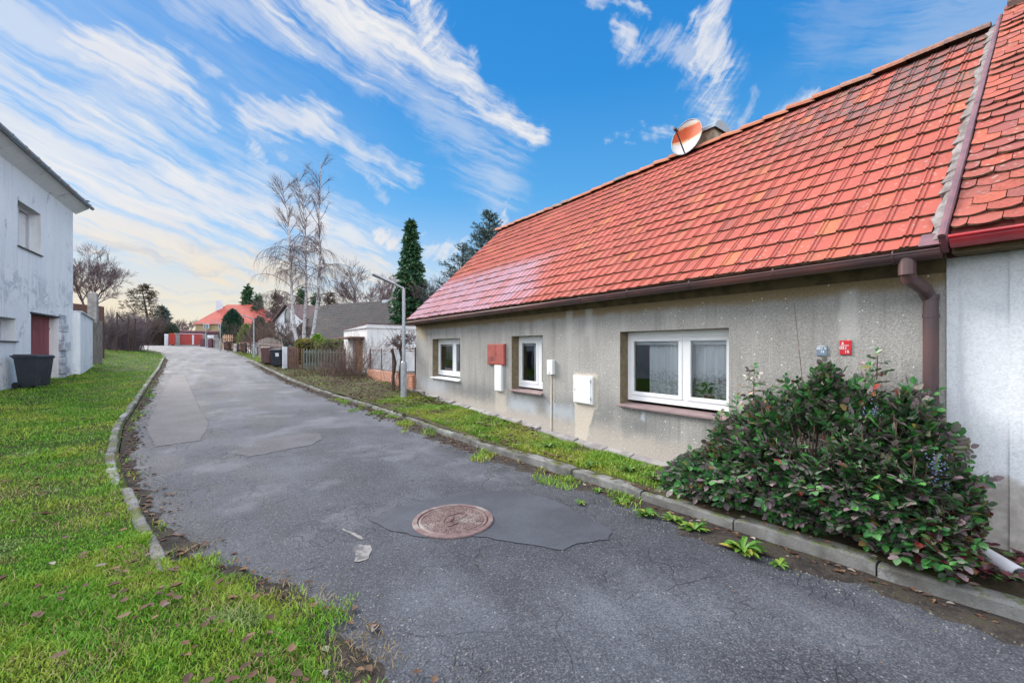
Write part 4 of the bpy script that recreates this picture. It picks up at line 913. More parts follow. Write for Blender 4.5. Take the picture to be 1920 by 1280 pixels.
# ------------------------------------------------------------------ metal fence on a brick base
A0=(5.04,12.1); A1=(5.52,18.35)
t=thing('metal_fence','rusty metal fence with brick base between cottage and garage','fence',(5.2,15,.3))
b=MB(); b.obox(A0,A1,.22,-.1,(h1(5,12.1)+.46,1.02-.28)); b.build('brick_base',M['brick'],t,bevel=.008)
def fp(k,off=0): return (A0[0]+(A1[0]-A0[0])*k+off,A0[1]+(A1[1]-A0[1])*k)
ztop=lambda k: zat(652,12.9)*(1-k)+zat(654,18.2)*k
zmid=lambda k:(h1(5,12.1)+.50)*(1-k)+.80*k
for k in (0.01,.19,.42,.68,.995):
    p=MB(); x,y=fp(k); r_=.032 if k in(.01,.42,.995) else .02; p.tube([(x,y,.2),(x,y,ztop(k)+.02)],r_,6); p.build('post',M['rustrail'],t)
p=MB(); p.tube([(*fp(0.01),ztop(0)-.03),(*fp(.995),ztop(1)-.03)],.022,6); p.tube([(*fp(.01),ztop(0)-.09),(*fp(.995),ztop(1)-.09)],.012,6); p.tube([(*fp(.01),zmid(0)),(*fp(.995),zmid(1))],.02,6); p.build('rail',M['rustrail'],t)
ms=MB()
for i in range(64):
    k=.01+.985*i/64
    for s in (1,-1):
        k2=k+.17*s
        if 0<=k2<=1: ms.tube([(*fp(k),zmid(k)),(*fp(k2),ztop(k2)-.1)],.0022,3,False)
ms.build('wire_mesh',M['galv'],t)

# ------------------------------------------------------------------ flat-roofed garage
gx0,gy0,gy1=6.3,21.4,26.1
t=thing('garage','small white flat-roofed garage with orange wooden door and canopy','garage',(8.3,23.7,.3))
zt0,zt1=2.86,2.70
b=MB(); zf=lambda y: zt0+(zt1-zt0)*(y-gy0)/(gy1-gy0)
dw=(22.2,24.05)
Pg=lambda s,z,d:(gx0+d,s,z)
wall_holes(b,Pg,gy0,gy1,-.1,2.68,[(dw[0],dw[1],.3,2.15)],.25)
b.box(gx0+.25,10.8,gy0,gy0+.25,-.1,2.68); b.box(gx0+.25,10.8,gy1-.25,gy1,-.1,2.68); b.box(10.55,10.8,gy0+.25,gy1-.25,-.1,2.68)
b.build('wall',[M['white_g'],M['white_g'],M['room']],t)
b=MB(); b.hexa([(gx0-.06,gy0-.06,2.683),(10.9,gy0-.06,2.683),(10.9,gy1+.06,2.683),(gx0-.06,gy1+.06,2.683)],[(gx0-.06,gy0-.06,2.90),(10.9,gy0-.06,2.84),(10.9,gy1+.06,2.70),(gx0-.06,gy1+.06,2.74)]); b.build('fascia',M['white_g'],t)
b=MB(); b.hexa([(gx0-.12,gy0-.12,2.902),(10.95,gy0-.12,2.842),(10.95,gy1+.1,2.702),(gx0-.12,gy1+.1,2.742)],[(gx0-.12,gy0-.12,2.935),(10.95,gy0-.12,2.875),(10.95,gy1+.1,2.735),(gx0-.12,gy1+.1,2.775)]); b.build('roof',M['maroon'],t)
b=MB()
for i in range(6):
    a=dw[0]+.02+(dw[1]-dw[0]-.04)*i/6; b.box(gx0+.12,gx0+.17,a+.008,a+(dw[1]-dw[0]-.04)/6-.008,.3,2.13)
b.build('door',M['doorwood'],t)
b=MB(); b.box(gx0-.75,gx0+.02,dw[0]-.35,dw[1]+1.2,2.17,2.25); b.build('canopy',M['brownw'],t,bevel=.01)

# ------------------------------------------------------------------ fences and posts along the right side
def picket(label, P0, P1, n, hgt, w, m, cat='fence', cap=True, rails=(.25,.82), post=None, gname='picket', arch=0, zoff=0):
    x,y=(P0[0]+P1[0])/2,(P0[1]+P1[1])/2; t=thing('picket_fence',label,cat,(x,y,h1(x,y)))
    d=Vector((P1[0]-P0[0],P1[1]-P0[1],0)); L=d.length; d.normalize(); nn=Vector((-d.y,d.x,0))
    for i in range(n):
        k=(i+.5)/n; px,py=P0[0]+(P1[0]-P0[0])*k,P0[1]+(P1[1]-P0[1])*k; z=h1(px,py)+zoff; hh=hgt*(1+arch*math.sin(k*math.pi))+.02*math.sin(i*2.3)
        a=Vector((px,py,0))-d*w/2; c=Vector((px,py,0))+d*w/2; f=nn*.012
        b=MB(); top=[a-f,c-f,c+f,a+f]
        if cap:
            b.hexa([(p.x,p.y,z+.04) for p in top],[(p.x,p.y,z+hh-.07) for p in top]); m0=(a+c)/2
            b.add([(p.x,p.y,z+hh-.07) for p in top]+[((m0-f).x,(m0-f).y,z+hh),((m0+f).x,(m0+f).y,z+hh)],[(0,1,4),(2,3,5),(1,2,5,4),(3,0,4,5)])
        else: b.hexa([(p.x,p.y,z+.04) for p in top],[(p.x,p.y,z+hh) for p in top])
        b.build(gname,m,t)
    for r in rails:
        b=MB(); o=nn*.035; b.obox((P0[0]+o.x,P0[1]+o.y),(P1[0]+o.x,P1[1]+o.y),.04,(h1(*P0)+zoff+hgt*r,h1(*P1)+zoff+hgt*r),(h1(*P0)+zoff+hgt*r+.08,h1(*P1)+zoff+hgt*r+.08)); b.build('rail',m,t)
    if post:
        for q in (P0,P1):
            b=MB(); b.obox((q[0]-.05,q[1]),(q[0]+.05,q[1]),.1,h1(*q)-.1,h1(*q)+hgt+.03); b.build('post',post,t)
    return t
picket('grey-green wooden picket fence beside the garage',at(567,22.2),at(646,21.0),14,1.10,.085,M['picket'],post=M['brownw'])
picket('dark brown board fence between the white post and the picket fence',at(538,23.2),at(560,22.4),7,1.18,.12,M['brownw'],cap=False)
x,y=at(534,22.9); tag(MB().obox((x-.11,y),(x+.11,y),.2,h1(x,y)-.1,zat(650,22.9)).build('white_post',M['whitep'],bevel=.015),'thick white concrete post beside the black bin','post')
picket('arched brown lattice fence behind the two bins',at(484,33),at(531,26.5),22,1.35,.10,M['lattice'],arch=.22)
picket('white picket fence of broad pales beside the second lamp',at(463,41.5),at(478,38.5),4,1.05,.42,M['whitep'],cap=False)
x,y=at(482,38.2); t=thing('gate_pillar','white gate pillar with a flat maroon cap','pillar',(x,y,h1(x,y))); b=MB(); b.obox((x-.32,y),(x+.32,y),.6,h1(x,y)-.1,zat(641,38.2)); b.build('shaft',M['whitep'],t); b=MB(); b.obox((x-.45,y),(x+.45,y),.85,zat(641,38.2),zat(638,38.2)); b.build('cap',M['maroon'],t)
x,y=at(485,37.6); tag(MB().obox((x-.1,y),(x+.1,y),.15,h1(x,y)-.1,zat(650,37.6)).build('dark_post',M['dark']),'dark square post right of the white gate pillar','post')
p,q=at(449,44.5),at(475,41.5); b=MB(); b.obox(p,q,.06,1.5,(zat(641.5,44),zat(640.5,42))); tag(b.build('orange_board',M['orange']),'bright orange board panel above the dark bin','panel')
x,y=at(440.5,44.5); tag(MB().obox((x-.14,y),(x+.14,y),.3,h1(x,y)-.1,zat(644,44.5)).build('white_post',M['whitep']),'slim white post between tan pickets and orange board','post')
x,y=at(445.5,45.); tag(MB().obox((x-.16,y),(x+.16,y),.3,h1(x,y)-.1,zat(645,45)).build('dark_post',M['dark']),'dark gate post left of the orange board','post')
picket('tall tan picket fence with pointed tops by the far brown bin',at(417,50),at(437,46.5),6,1.75,.36,M['tanw'])
picket('grey low picket fence between the maroon shed and tan pickets',at(400,54),at(416,50.5),7,1.3,.16,M['conc'],cap=False)
for u0,u1,v0,D,lab in ((378,385,634,57,'small maroon meter shed with white trim left of the lamp'),(392.5,400,634,55,'taller maroon meter shed with pointed roof by the grey fence')):
    p,q=at(u0,D),at(u1,D); t=thing('meter_shed',lab,'shed',((p[0]+q[0])/2,(p[1]+q[1])/2,h1(*p))); b=MB(); b.obox(p,q,.5,h1(*p)-.1,zat(v0+3,D)); b.build('body',M['maroon'],t)
    b=MB(); mid=((p[0]+q[0])/2,(p[1]+q[1])/2); zz=zat(v0+3,D); b.add([(p[0]-.08,p[1]-.3,zz),(q[0]+.08,q[1]-.3,zz),(q[0]+.08,q[1]+.3,zz),(p[0]-.08,p[1]+.3,zz),(mid[0],mid[1]-.3,zz+.25),(mid[0],mid[1]+.3,zz+.25)],[(0,1,4),(2,3,5),(1,2,5,4),(3,0,4,5),(0,3,2,1)]); b.build('roof',M['brownw'],t)
p,q=at(389,60),at(401,60); tag(MB().obox(p,q,.06,zat(634,60),zat(628,60)).build('white_board',M['whitep']),'white board sign behind the maroon meter sheds','sign')
# red gate with pillars
t=thing('red_gate','red horizontal-board gate with silver strip across the road end','gate',(*at(358,59),h1(*at(358,59))))
for i in range(6):
    v=646-3.35*i; b=MB(); b.obox(at(337,59),at(381,60.5),.06,zat(v,59.5),zat(v-3.0,59.5)); b.build('board',M['redboard'],t)
b=MB(); b.obox(at(337,59),at(381,60.5),.10,zat(626,59.5),zat(625.2,59.5)); x,y=at(362,59.5); b.obox((x-.1,y-.1),(x+.1,y-.1),.1,zat(645.5,59.5),zat(628,59.5)); b.build('frame',M['offwhite'],t)
t=thing('red_gate','narrow red garden gate between two pale pillars','gate',(*at(322,58),h1(*at(322,58))))
for i in range(6):
    v=646-3.4*i; b=MB(); b.obox(at(316.5,58),at(328,58.2),.06,zat(v,58),zat(v-3.0,58)); b.build('board',M['redboard'],t)
b=MB(); b.obox(at(316,58),at(328.5,58.2),.04,zat(625.5,58),zat(624.8,58)); b.build('frame',M['orange'],t)
for u,wd,v0,lab in ((312,.42,626,'white left pillar of the red garden gate'),(332,.62,624.5,'grey wide pillar between the two red gates'),(383,.4,626,'grey right pillar of the wide red gate')):
    x,y=at(u,58.6); tag(MB().obox((x-wd/2,y),(x+wd/2,y),.4,h1(x,y)-.3,zat(v0,58.6)).build('gate_pillar',M['whitep'] if u<320 else M['conc'],bevel=.02),lab,'pillar','pillars of the red gates')

# ------------------------------------------------------------------ houses further back
def gable_house(name,label,cat,C,ang,L,W,zw,zr,m_wall,m_roof,over=.35,hip=0):
    """ridge along local x"""
    x,y=C; z0=h1(x,y)-.2; t=thing(name,label,cat,(x,y,z0),ang); zw-=z0; zr-=z0
    w=MB(); w.box(-L/2,L/2,-W/2,W/2,-.2,zw)
    if not hip: w.hexa([(-L/2,-W/2,zw),(-L/2,W/2,zw),(-L/2,0,zr-.12)],[(L/2,-W/2,zw),(L/2,W/2,zw),(L/2,0,zr-.12)])
    w.build('wall',m_wall,t,local=True)
    r=MB(); a=L/2+over; b=W/2+over; ze=zw-over*(zr-zw)/(W/2); h=hip
    if hip: r.add([(-a,-b,ze),(a,-b,ze),(a,b,ze),(-a,b,ze),(-a+h,0,zr),(a-h,0,zr)],[(0,1,5,4),(2,3,4,5),(1,2,5),(3,0,4),(3,2,1,0)])
    else:
        th_=.12
        for s in (1,-1): r.hexa([(-a,s*b,ze),(a,s*b,ze),(a,0,zr),(-a,0,zr)],[(-a,s*b,ze+th_),(a,s*b,ze+th_),(a,0,zr+th_),(-a,0,zr+th_)])
    ro=r.build('roof',m_roof,t,local=True); return t,ro
# dark-roofed house behind the hedge: long roof slope faces the street
P0=at(560,41); P1=at(775,34.); ang=math.atan2(P1[1]-P0[1],P1[0]-P0[0]); L=math.dist(P0,P1); nx_,ny_=-math.sin(ang),math.cos(ang)
C=((P0[0]+P1[0])/2+nx_*3,(P0[1]+P1[1])/2+ny_*3)
dh,dr_=gable_house('house','low house with a long dark grey tiled roof behind the clipped hedge','house',C,ang,L,9,2.35,6.0,M['offwhite'],M['maroon'])
# tile courses on the visible slope
r=MB(); zr=6.0-dh.location.z; zw=2.35-dh.location.z; b_=4.5+.35; ze=zw-.35*(zr-zw)/4.5
rr=random.Random(2); nc=22; nt=int(L/.3)
for c in range(nc):
    for i in range(nt):
        a0=c/nc; a1=(c+1.1)/nc; X0=-L/2-.3+(L+.6)*i/nt; X1=X0+(L+.6)/nt-.01; lift=.05
        p=lambda k,h:( -b_*(1-k), ze+(zr-ze)*k+.125+h)
        yA,zA=p(a0,lift+rr.uniform(-.01,.01)); yB,zB=p(a1,.0); xm=(X0+X1)/2
        r.add([(X0,yA,zA-.05),(X1,yA,zA-.05),(X0,yA,zA-.02),(xm,yA,zA+.03),(X1,yA,zA-.02),(X0,yB,zB),(xm,yB,zB+.04),(X1,yB,zB)],[(0,1,4,3,2),(2,3,6,5),(3,4,7,6)])
r.build('tiles',M['darkroof'],dr_,local=True)
for u,lab in ((690,'c'),(733,'c')):
    b=MB(); D=41.; x,y=at(u,D); b.obox((x-.35,y),(x+.35,y),.6,4.6,zat(568 if u==690 else 566,D)); b.build('chimney',M['offwhite'],dr_)
# white gabled house
D=46.; g0=at(519,D); g1=at(563,D-4); ang=math.atan2(g1[1]-g0[1],g1[0]-g0[0])+math.pi/2
W=math.dist(g0,g1)*1.18; C=((g0[0]+g1[0])/2+math.cos(ang)*6.,(g0[1]+g1[1])/2+math.sin(ang)*6.)
wh,wr_=gable_house('house','white gabled house with an arched window behind the birches','house',C,ang,12,W,zat(600,44),zat(571,44),M['offwhite'],M['browntile'],.3)
# arched window on the street-facing gable (local -x end)
b=MB(); zb=zat(606,44)-wh.location.z; yc=.1
pts=[(-6.02,yc+.65*math.cos(a),zb+.9+.65*math.sin(a)) for a in np.linspace(0,math.pi,13)]+[(-6.02,yc-.65,zb),(-6.02,yc+.65,zb)]
b.add(pts,[tuple(range(len(pts)))]); wo=b.build('window',M['darkglass'],wh,local=True)
b=MB(); b.tube(pts+[pts[0]],.07,5); b.build('frame',M['conc'],wo,local=True)
# red-roofed house
D=84.; g0=at(360,D); g1=at(492,D); ang=math.atan2(g1[1]-g0[1],g1[0]-g0[0]); L=math.dist(g0,g1); C=((g0[0]+g1[0])/2-math.sin(ang)*5,(g0[1]+g1[1])/2+math.cos(ang)*5)
rh,rr_=gable_house('house','beige house with a large red hipped roof at the end of the road','house',C,ang,L-.6,9.,zat(604,D),zat(571,D+5),M['beige'],M['redroof'],.4,3.8)
for u in (387,415,450):
    D2=83.9; x,y=at(u,D2); f=MB(); d=Vector((math.cos(ang),math.sin(ang))); p=(x-d.x*.55,y-d.y*.55); q=(x+d.x*.55,y+d.y*.55); f.obox(p,q,.14,zat(616,D2),zat(607,D2)); fo=f.build('window',M['offwhite'],None)
    fo.parent=rh; fo.matrix_parent_inverse=(Matrix.Translation(rh.location)@Matrix.Rotation(ang,4,'Z')).inverted()
    f=MB(); o=(-ny_*0,0); off=Vector((math.sin(ang),-math.cos(ang)))*.08; p=(x-d.x*.45+off.x,y-d.y*.45+off.y); q=(x+d.x*.45+off.x,y+d.y*.45+off.y); f.obox(p,q,.02,zat(615.2,D2),zat(607.8,D2)); po=f.build('pane',M['darkglass'],None); po.parent=fo
x,y=at(411,88); b=MB(); b.obox((x-.6,y),(x+.6,y),.8,8.5,zat(563,88)); co=b.build('chimney',M['offwhite'],None); co.parent=rr_; co.matrix_parent_inverse=(Matrix.Translation(rh.location)@Matrix.Rotation(ang,4,'Z')).inverted()
# low maroon-roofed outbuilding behind the red gate
D=64.; p,q=at(338,D),at(414,D+3); t=thing('outbuilding','low outbuilding with a flat maroon roof behind the red gate','shed',((p[0]+q[0])/2,(p[1]+q[1])/2,2)); b=MB(); b.obox(p,q,3,1.6,zat(626,D)); b.build('wall',M['conc'],t); b=MB(); b.obox(p,q,3.4,zat(626,D),zat(620,D)); b.build('roof',M['maroon'],t,bevel=.1)

# ------------------------------------------------------------------ small things close by
p0=at(1848,2.98); p1=at(1913,2.72); pz=.22
t=tag(MB().tube([(p0[0]+.12,p0[1]+.14,pz+.02),(p1[0],p1[1],pz-.01)],.052,16,False).tube([(p0[0]+.12,p0[1]+.14,pz+.02),(p1[0],p1[1],pz-.01)],.046,16,False).build('drain_pipe',M['pipew'],smooth=True),'short white plastic drain pipe lying on the kerb beside red leaves','pipe')
def potplant(label, y, pr, ph, pm, kind, seed):
    x=5.36; z=.967; t=thing('potted_plant',label,'plant',(x,y,z)); b=MB(); b.lathe([(pr*.75,0),(pr,ph),(pr*.9,ph),(pr*.85,ph-.012)],(0,0,0),18); b.build('pot',pm,t,local=True)
    rng=random.Random(seed); L=MB()
    if kind=='geranium':
        for i in range(70):
            a=rng.uniform(0,6.28); r=rng.uniform(.01,.17); c=Vector((min(r*math.cos(a),.06),r*math.sin(a)*1.1,ph+rng.uniform(.03,.2)-r*.35)); n=Vector((rng.uniform(-.9,.3),rng.uniform(-.5,.5),1)).normalized(); u=n.orthogonal().normalized(); v=n.cross(u); s=rng.uniform(.018,.032)
            L.add([tuple(c+(u*math.cos(k)+v*math.sin(k))*s*(1 if int(k*10)%2 else .85)) for k in np.linspace(0,5.6,9)],[tuple(range(9))])
    else:
        for i in range(26):
            a=rng.uniform(0,6.28); r=rng.uniform(.01,pr); c=Vector((r*math.cos(a),r*math.sin(a),ph)); d=Vector((rng.uniform(-.3,.3),rng.uniform(-.4,.4),1))*rng.uniform(.02,.07); s=d.orthogonal().normalized()*.006
            L.add([tuple(c-s),tuple(c+s),tuple(c+d)],[(0,1,2)])
    L.build('foliage',M['geran'],t,local=True)
    if kind=='geranium':
        F=MB()
        for i in range(14): F.lathe([(.0,-.008),(.008,0),(0,.008)],(rng.uniform(-.04,.0),-.16+rng.uniform(-.03,.03),ph+.2+rng.uniform(-.03,.02)),5)
        F.build('flower',M['pinkf'],t,local=True)
potplant('bushy green geranium in a small pot inside the wide window',2.98,.065,.09,M['terra'],'geranium',3)
potplant('low cream bowl of seedlings right of the geranium',2.74,.13,.06,M['cream'],'tuft',5)
potplant('small terracotta pot by the window mullion',3.14,.055,.06,M['terra'],'tuft',6)
potplant('low reddish pot behind the left window pane',3.72,.08,.035,M['terra'],'tuft',7)
potplant('leafy plant in a pot inside the middle window',6.16,.07,.1,M['terra'],'geranium',9)
# ------------------------------------------------------------------ grass, leaves, weeds
def blades(name, X, Y, hgt, wid, mat_, seed, zoff=0., lean=.55, keep=None):
    r=np.random.RandomState(seed); n=len(X); Z=H(X,Y)+zoff
    a=r.uniform(0,2*np.pi,n); h=hgt*r.uniform(.55,1.25,n); w=wid*r.uniform(.7,1.3,n)
    la=r.uniform(0,2*np.pi,n); ln=h*lean*r.uniform(.2,1.3,n)
    dx,dy=np.cos(a)*w/2,np.sin(a)*w/2; lx,ly=np.cos(la)*ln,np.sin(la)*ln
    v=np.empty((n,5,3))
    v[:,0]=np.stack([X-dx,Y-dy,Z],1); v[:,1]=np.stack([X+dx,Y+dy,Z],1)
    v[:,2]=np.stack([X-dx*.75+lx*.35,Y-dy*.75+ly*.35,Z+h*.6],1); v[:,3]=np.stack([X+dx*.75+lx*.35,Y+dy*.75+ly*.35,Z+h*.6],1)
    v[:,4]=np.stack([X+lx,Y+ly,Z+h*.92],1)
    b=(np.arange(n)*5)[:,None]
    f=np.concatenate([b+np.array([0,1,3]),b+np.array([0,3,2]),b+np.array([2,3,4])])
    t=np.repeat(np.clip(r.normal(.42,.24,n),0,1),5)
    return struct(quick(name,v.reshape(-1,3),f,mat_,t),'stuff')
R0=np.random.RandomState(42)
def vnoise(x,y,s,seed):
    r=np.random.RandomState(seed); z=0
    for k in range(6):
        a=r.uniform(0,6.28); w=s*(1+.55*k); z=z+np.sin(x*w*np.cos(a)+y*w*np.sin(a)+r.uniform(0,6.28))
    return z/3.
def sample(n,x0,x1,y0,y1,ok,seed):
    r=np.random.RandomState(seed); x=r.uniform(x0,x1,n); y=r.uniform(y0,y1,n); k=ok(x,y,r.uniform(0,1,n)); return x[k],y[k]
def edge(y): return .03+.05*vnoise(y,y*0,5.,9)
# lawn left of the road
ok=lambda x,y,u:(x<lk(y)-np.where(y>4,.10,-.06)+.05*vnoise(x,y,7.,9))&(u<.86+.35*vnoise(x,y,1.3,4))
GX_,GY_=[],[]
for n,y0,y1 in ((270000,1.2,5.),(130000,5,9),(80000,9,15),(60000,15,27),(40000,27,50)):
    x0={1.2:-4.2,5:-6.2,9:-6.6,15:-6.8,27:-11}[y0]
    x,y=sample(n,x0,1.2,y0,y1,ok,int(y0*10)); 
    sc={1.2:1.,5:1.15,9:1.6,15:2.2,27:3.4}[y0]
    k=.8+.35*vnoise(x,y,1.7,8)
    k2=np.clip(.72+.45*vnoise(x,y,5.5,18),.6,1.5); blades('grass',x,y,(.044*(1+.14*sc))*np.clip(k,.5,1.4)*k2,.0062*sc,M['grass'],int(y0*7),-.015,.9)
ok=lambda x,y,u:(x<lk(y)-.02)&(u<.18+.5*vnoise(x,y,2.1,71))
x,y=sample(60000,-4.2,1.,1.2,9,ok,72); blades('dry_grass',x,y,.045,.005,M['straw'],73,-.01,1.5)
ok=lambda x,y,u:(y<4.6)&(x>lk(y)-.35)&(x<lk(y)+.42)&(u<.35+.5*vnoise(x,y,3.1,74))
x,y=sample(16000,-.8,1.4,1.,4.6,ok,75); blades('dry_grass',x,y,.03,.005,M['straw'],76,.0,1.6)
# ragged turf creeping over the asphalt past the end of the left kerb and along its foot
ok=lambda x,y,u:(x>lk(y)-.05)&(u<1.15-(x-lk(y)-.06*vnoise(x,y,9.,3)-.16*vnoise(x,y,1.9,4))/.30-.4*(vnoise(x,y,5.,6)<-.3))
x,y=sample(90000,-.6,1.4,1.0,4.2,ok,5); blades('grass',x,y,.036,.006,M['grass'],77,.0,.9)
ok=lambda x,y,u:(x>lk(y)+.0)&(x<lk(y)+.16+.16*vnoise(x,y*.6,2.5,13))&(u<.1+.7*vnoise(x,y,3.,16))
x,y=sample(60000,-2.6,.2,3.9,22,ok,15); blades('grass',x,y,.05,.009,M['grass'],78,.0,.8)
# verge on the cottage side
ok=lambda x,y,u:(x>rk(y)+.17)&(x<4.86)&(u<.95+.6*vnoise(x,y,2.4,21)-np.clip((y-9.)/2.6,0,.55)-np.where(y<3.2,.6,0))
x,y=sample(80000,3.4,4.9,2.6,11.6,ok,31); blades('verge_grass',x,y,.05+.02*vnoise(x,y,3,2),.008,M['vgrass'],33,-.01,.9)
ok=lambda x,y,u:(x>rk(y)+.16)&(x<rk(y)+2.6)&(u<.30+.55*vnoise(x,y,1.6,24)+.5*np.clip((y-24)/10,0,1)-.25*(y<20))
x,y=sample(46000,.5,6,11.4,52,ok,32); blades('verge_grass',x,y,.06,.02,M['vgrass'],34,-.01,.8)
ok=lambda x,y,u:(x<rk(y)-.0)&(x>rk(y)-.35-.25*vnoise(x*.4,y,1.8,26))&(u<.16+.85*vnoise(x,y,2.6,27)-.12*(y<5))
x,y=sample(70000,2.4,4.2,1.2,13,ok,36); blades('verge_grass',x,y,.05,.009,M['vgrass'],37,.0,.9)
# fallen leaves and litter
def leaves(name, x, y, size, m, seed, zoff=.008):
    r=np.random.RandomState(seed); n=len(x); inroad=(x>lk(y))&(x<rk(y)); z=H(x,y)+zoff+np.where(inroad,road_relief(x,y),.018)
    a=r.uniform(0,6.28,n); s=size*r.uniform(.35,1.0,n)**1.0*1.35; c,d=np.cos(a),np.sin(a); tl=r.uniform(-.35,.35,(n,2)); cu=r.uniform(.05,.45,n)
    prof=[(-1,0,0),(-.3,.55,1),(.35,.5,1),(1,0,.3),(.35,-.5,1),(-.3,-.55,1),(0,0,0)]
    v=np.empty((n,7,3))
    for i,(p,q,k) in enumerate(prof):
        v[:,i]=np.stack([x+(p*c-q*d)*s,y+(p*d+q*c)*s,z+(k*cu+np.abs(p*tl[:,0]+q*tl[:,1])+.02)*s],1)
    b=(np.arange(n)*7)[:,None]; f=np.concatenate([b+np.array(t) for t in ((6,0,5),(6,5,4),(6,4,3),(6,3,2),(6,2,1),(6,1,0))])
    return struct(quick(name,v.reshape(-1,3),f,m),'stuff')
ok=lambda x,y,u:(x>lk(y)-.02)&(x<lk(y)+.1+.3*u*u)&(u<.9)
x,y=sample(26000,-3,.7,3.2,40,ok,51); leaves('fallen_leaves',x,y,.030,M['deadleaf'],52)
ok=lambda x,y,u:(x<rk(y)+.02)&(x>rk(y)-.04-.42*u*u*np.clip((y-1)/5,.4,1))
x,y=sample(42000,1.8,4.3,.1,30,ok,53); leaves('fallen_leaves',x,y,.027,M['deadleaf'],54)
ok=lambda x,y,u:(x>rk(y)+.1)&(x<np.where(y<12,4.95,rk(y)+2.8))&(u<.06+.35*vnoise(x,y,1.4,61)+np.where(y>9.5,.4,0.))
x,y=sample(36000,2.3,6,2.5,32,ok,55); leaves('fallen_leaves',x,y,.034,M['deadleaf'],56)
ok=lambda x,y,u:(x<lk(y)-.1)&(u<.4+.4*vnoise(x,y,1.2,62))
x,y=sample(1700,-4.5,1,1.2,12,ok,57); leaves('fallen_leaves',x,y,.032,M['deadleaf'],58,.03)
ok=lambda x,y,u:(x>lk(y))&(x<rk(y))&(u<.5)
x,y=sample(900,-1,4,.5,14,ok,59); leaves('grit',x,y,.008,M['deadleaf'],60,.0)
ok=lambda x,y,u:(x>lk(y)-.5)&(x<lk(y)+.45)&(u<.8)
x,y=sample(700,-.9,1.5,1.,4.6,ok,64); leaves('fallen_leaves',x,y,.030,M['deadleaf'],65,.02)
ok=lambda x,y,u:(x>lk(y))&(x<lk(y)+.8*(1-u))
x,y=sample(9000,-1.2,1.6,1.,7,ok,66); gx3,gy3=x,y
# loose gravel and soil clods along the right edge of the asphalt
ok=lambda x,y,u:(x<rk(y))&(x>rk(y)-.75*u-.05)&(u<.75)
x,y=sample(20000,2.6,4.2,.1,11,ok,63); x=np.concatenate([x,gx3]); y=np.concatenate([y,gy3])
r=np.random.RandomState(6); n=len(x); s=.0085*r.uniform(.4,1.9,n); zz=H(x,y)+road_relief(x,y)
tet=np.array([(1,0,-.3),(-.5,.87,-.3),(-.5,-.87,-.3),(0,0,.8)]); rot=r.uniform(0,6.28,n)
v=np.stack([np.stack([x+(t[0]*np.cos(rot)-t[1]*np.sin(rot))*s,y+(t[0]*np.sin(rot)+t[1]*np.cos(rot))*s,zz+t[2]*s],1) for t in tet],1)
b=(np.arange(n)*4)[:,None]; f=np.concatenate([b+np.array(t) for t in ((0,1,2),(0,3,1),(1,3,2),(2,3,0))])
struct(quick('gravel',v.reshape(-1,3),f,M['kerb']),'stuff')
# clods and rubble heap at the broken kerb
ck=MB(); rr=random.Random(12)
for i in range(46):
    y=rr.gauss(9.6,1.1); x=float(rk(y))-rr.uniform(-.05,.5); s=rr.uniform(.015,.06); z=h1(x,y)
    p=[(x+s*rr.uniform(.6,1.1)*math.cos(a),y+s*rr.uniform(.6,1.1)*math.sin(a)) for a in (0,1.2,2.5,3.7,5)]
    ck.hexa([(q[0],q[1],z-.03) for q in p],[(x+(q[0]-x)*.6,y+(q[1]-y)*.6,z+s*rr.uniform(.3,.7)) for q in p])
struct(ck.build('rubble',M['verge']),'stuff')

# rosette weeds against the kerb
def rosette(label, x, y, s, n, seed, tall=.5):
    z=h1(x,y) if x>rk(y) or x<lk(y) else road_z(x,y)
    t=thing('weed',label,'plant',(x,y,z),0,'weeds along the kerb'); rng=random.Random(seed); mb=MB()
    for i in range(n):
        a=rng.uniform(0,6.283); L=s*rng.uniform(.55,1.1); w=s*.13*rng.uniform(.7,1.2); up=rng.uniform(.15,1.)*tall
        d=Vector((math.cos(a),math.sin(a),0)); p=Vector((-d.y,d.x,0)); V=[]
        for k,(q,ww) in enumerate(((0,.3),(.3,.8),(.6,1.),(.85,.7),(1.,.05))):
            c=d*L*q*(1-.25*up)+Vector((0,0,L*up*(q*1.5-q*q*1.05)+.01)); wz=Vector((0,0,w*.35))
            V+=[tuple(c-p*w*ww+wz*ww),tuple(c),tuple(c+p*w*ww+wz*ww)]
        mb.add(V,[(j*3+m,j*3+m+1,j*3+m+4,j*3+m+3) for j in range(4) for m in (0,1)])
    mb.build('leaves',M['weed'],t,local=True); return t
for i,(u,v,s,n,lab) in enumerate(((1392,1025,.17,34,'largest yellow-green weed clump at the kerb, below the bush'),(1302,985,.13,30,'weed clump at the kerb under the left end of the bush'),(1262,968,.11,26,'narrow weed tuft between two larger clumps at the kerb'),(1212,958,.13,30,'spreading light green weed in front of the pale kerb'),(1165,935,.10,24,'weed tuft beside brown leaves at the pale kerb joint'),(1122,915,.08,20,'small weed near the top end of the pale kerb'),(1090,938,.08,18,'low flat weed out on the asphalt beside the patch'),(1585,0,0,0,''),(1460,1050,.09,14,'thin weed among dead twigs at the kerb'))):
    if n==0: continue
    D=1.66*FPX/(v-HOR); x,y=at(u,D); x=min(x,float(rk(y))-.02); rosette(lab,x,y,s*1.15,n,i+3,.75)
for i,(u,v,s,n,lab) in enumerate(((1180,880,.17,30,'upright weed on the verge left of the bush'),(1222,893,.15,26,'yellowish weed on the verge touching the bush'),(1028,838,.17,34,'dark green weed clump by the wall below the white cabinet'),(1105,870,.13,26,'weed on the verge edge near the moss-topped kerb'))):
    D=1.56*FPX/(v-HOR); x,y=at(u,D); rosette(lab,x,y,s,n,i+40,1.)

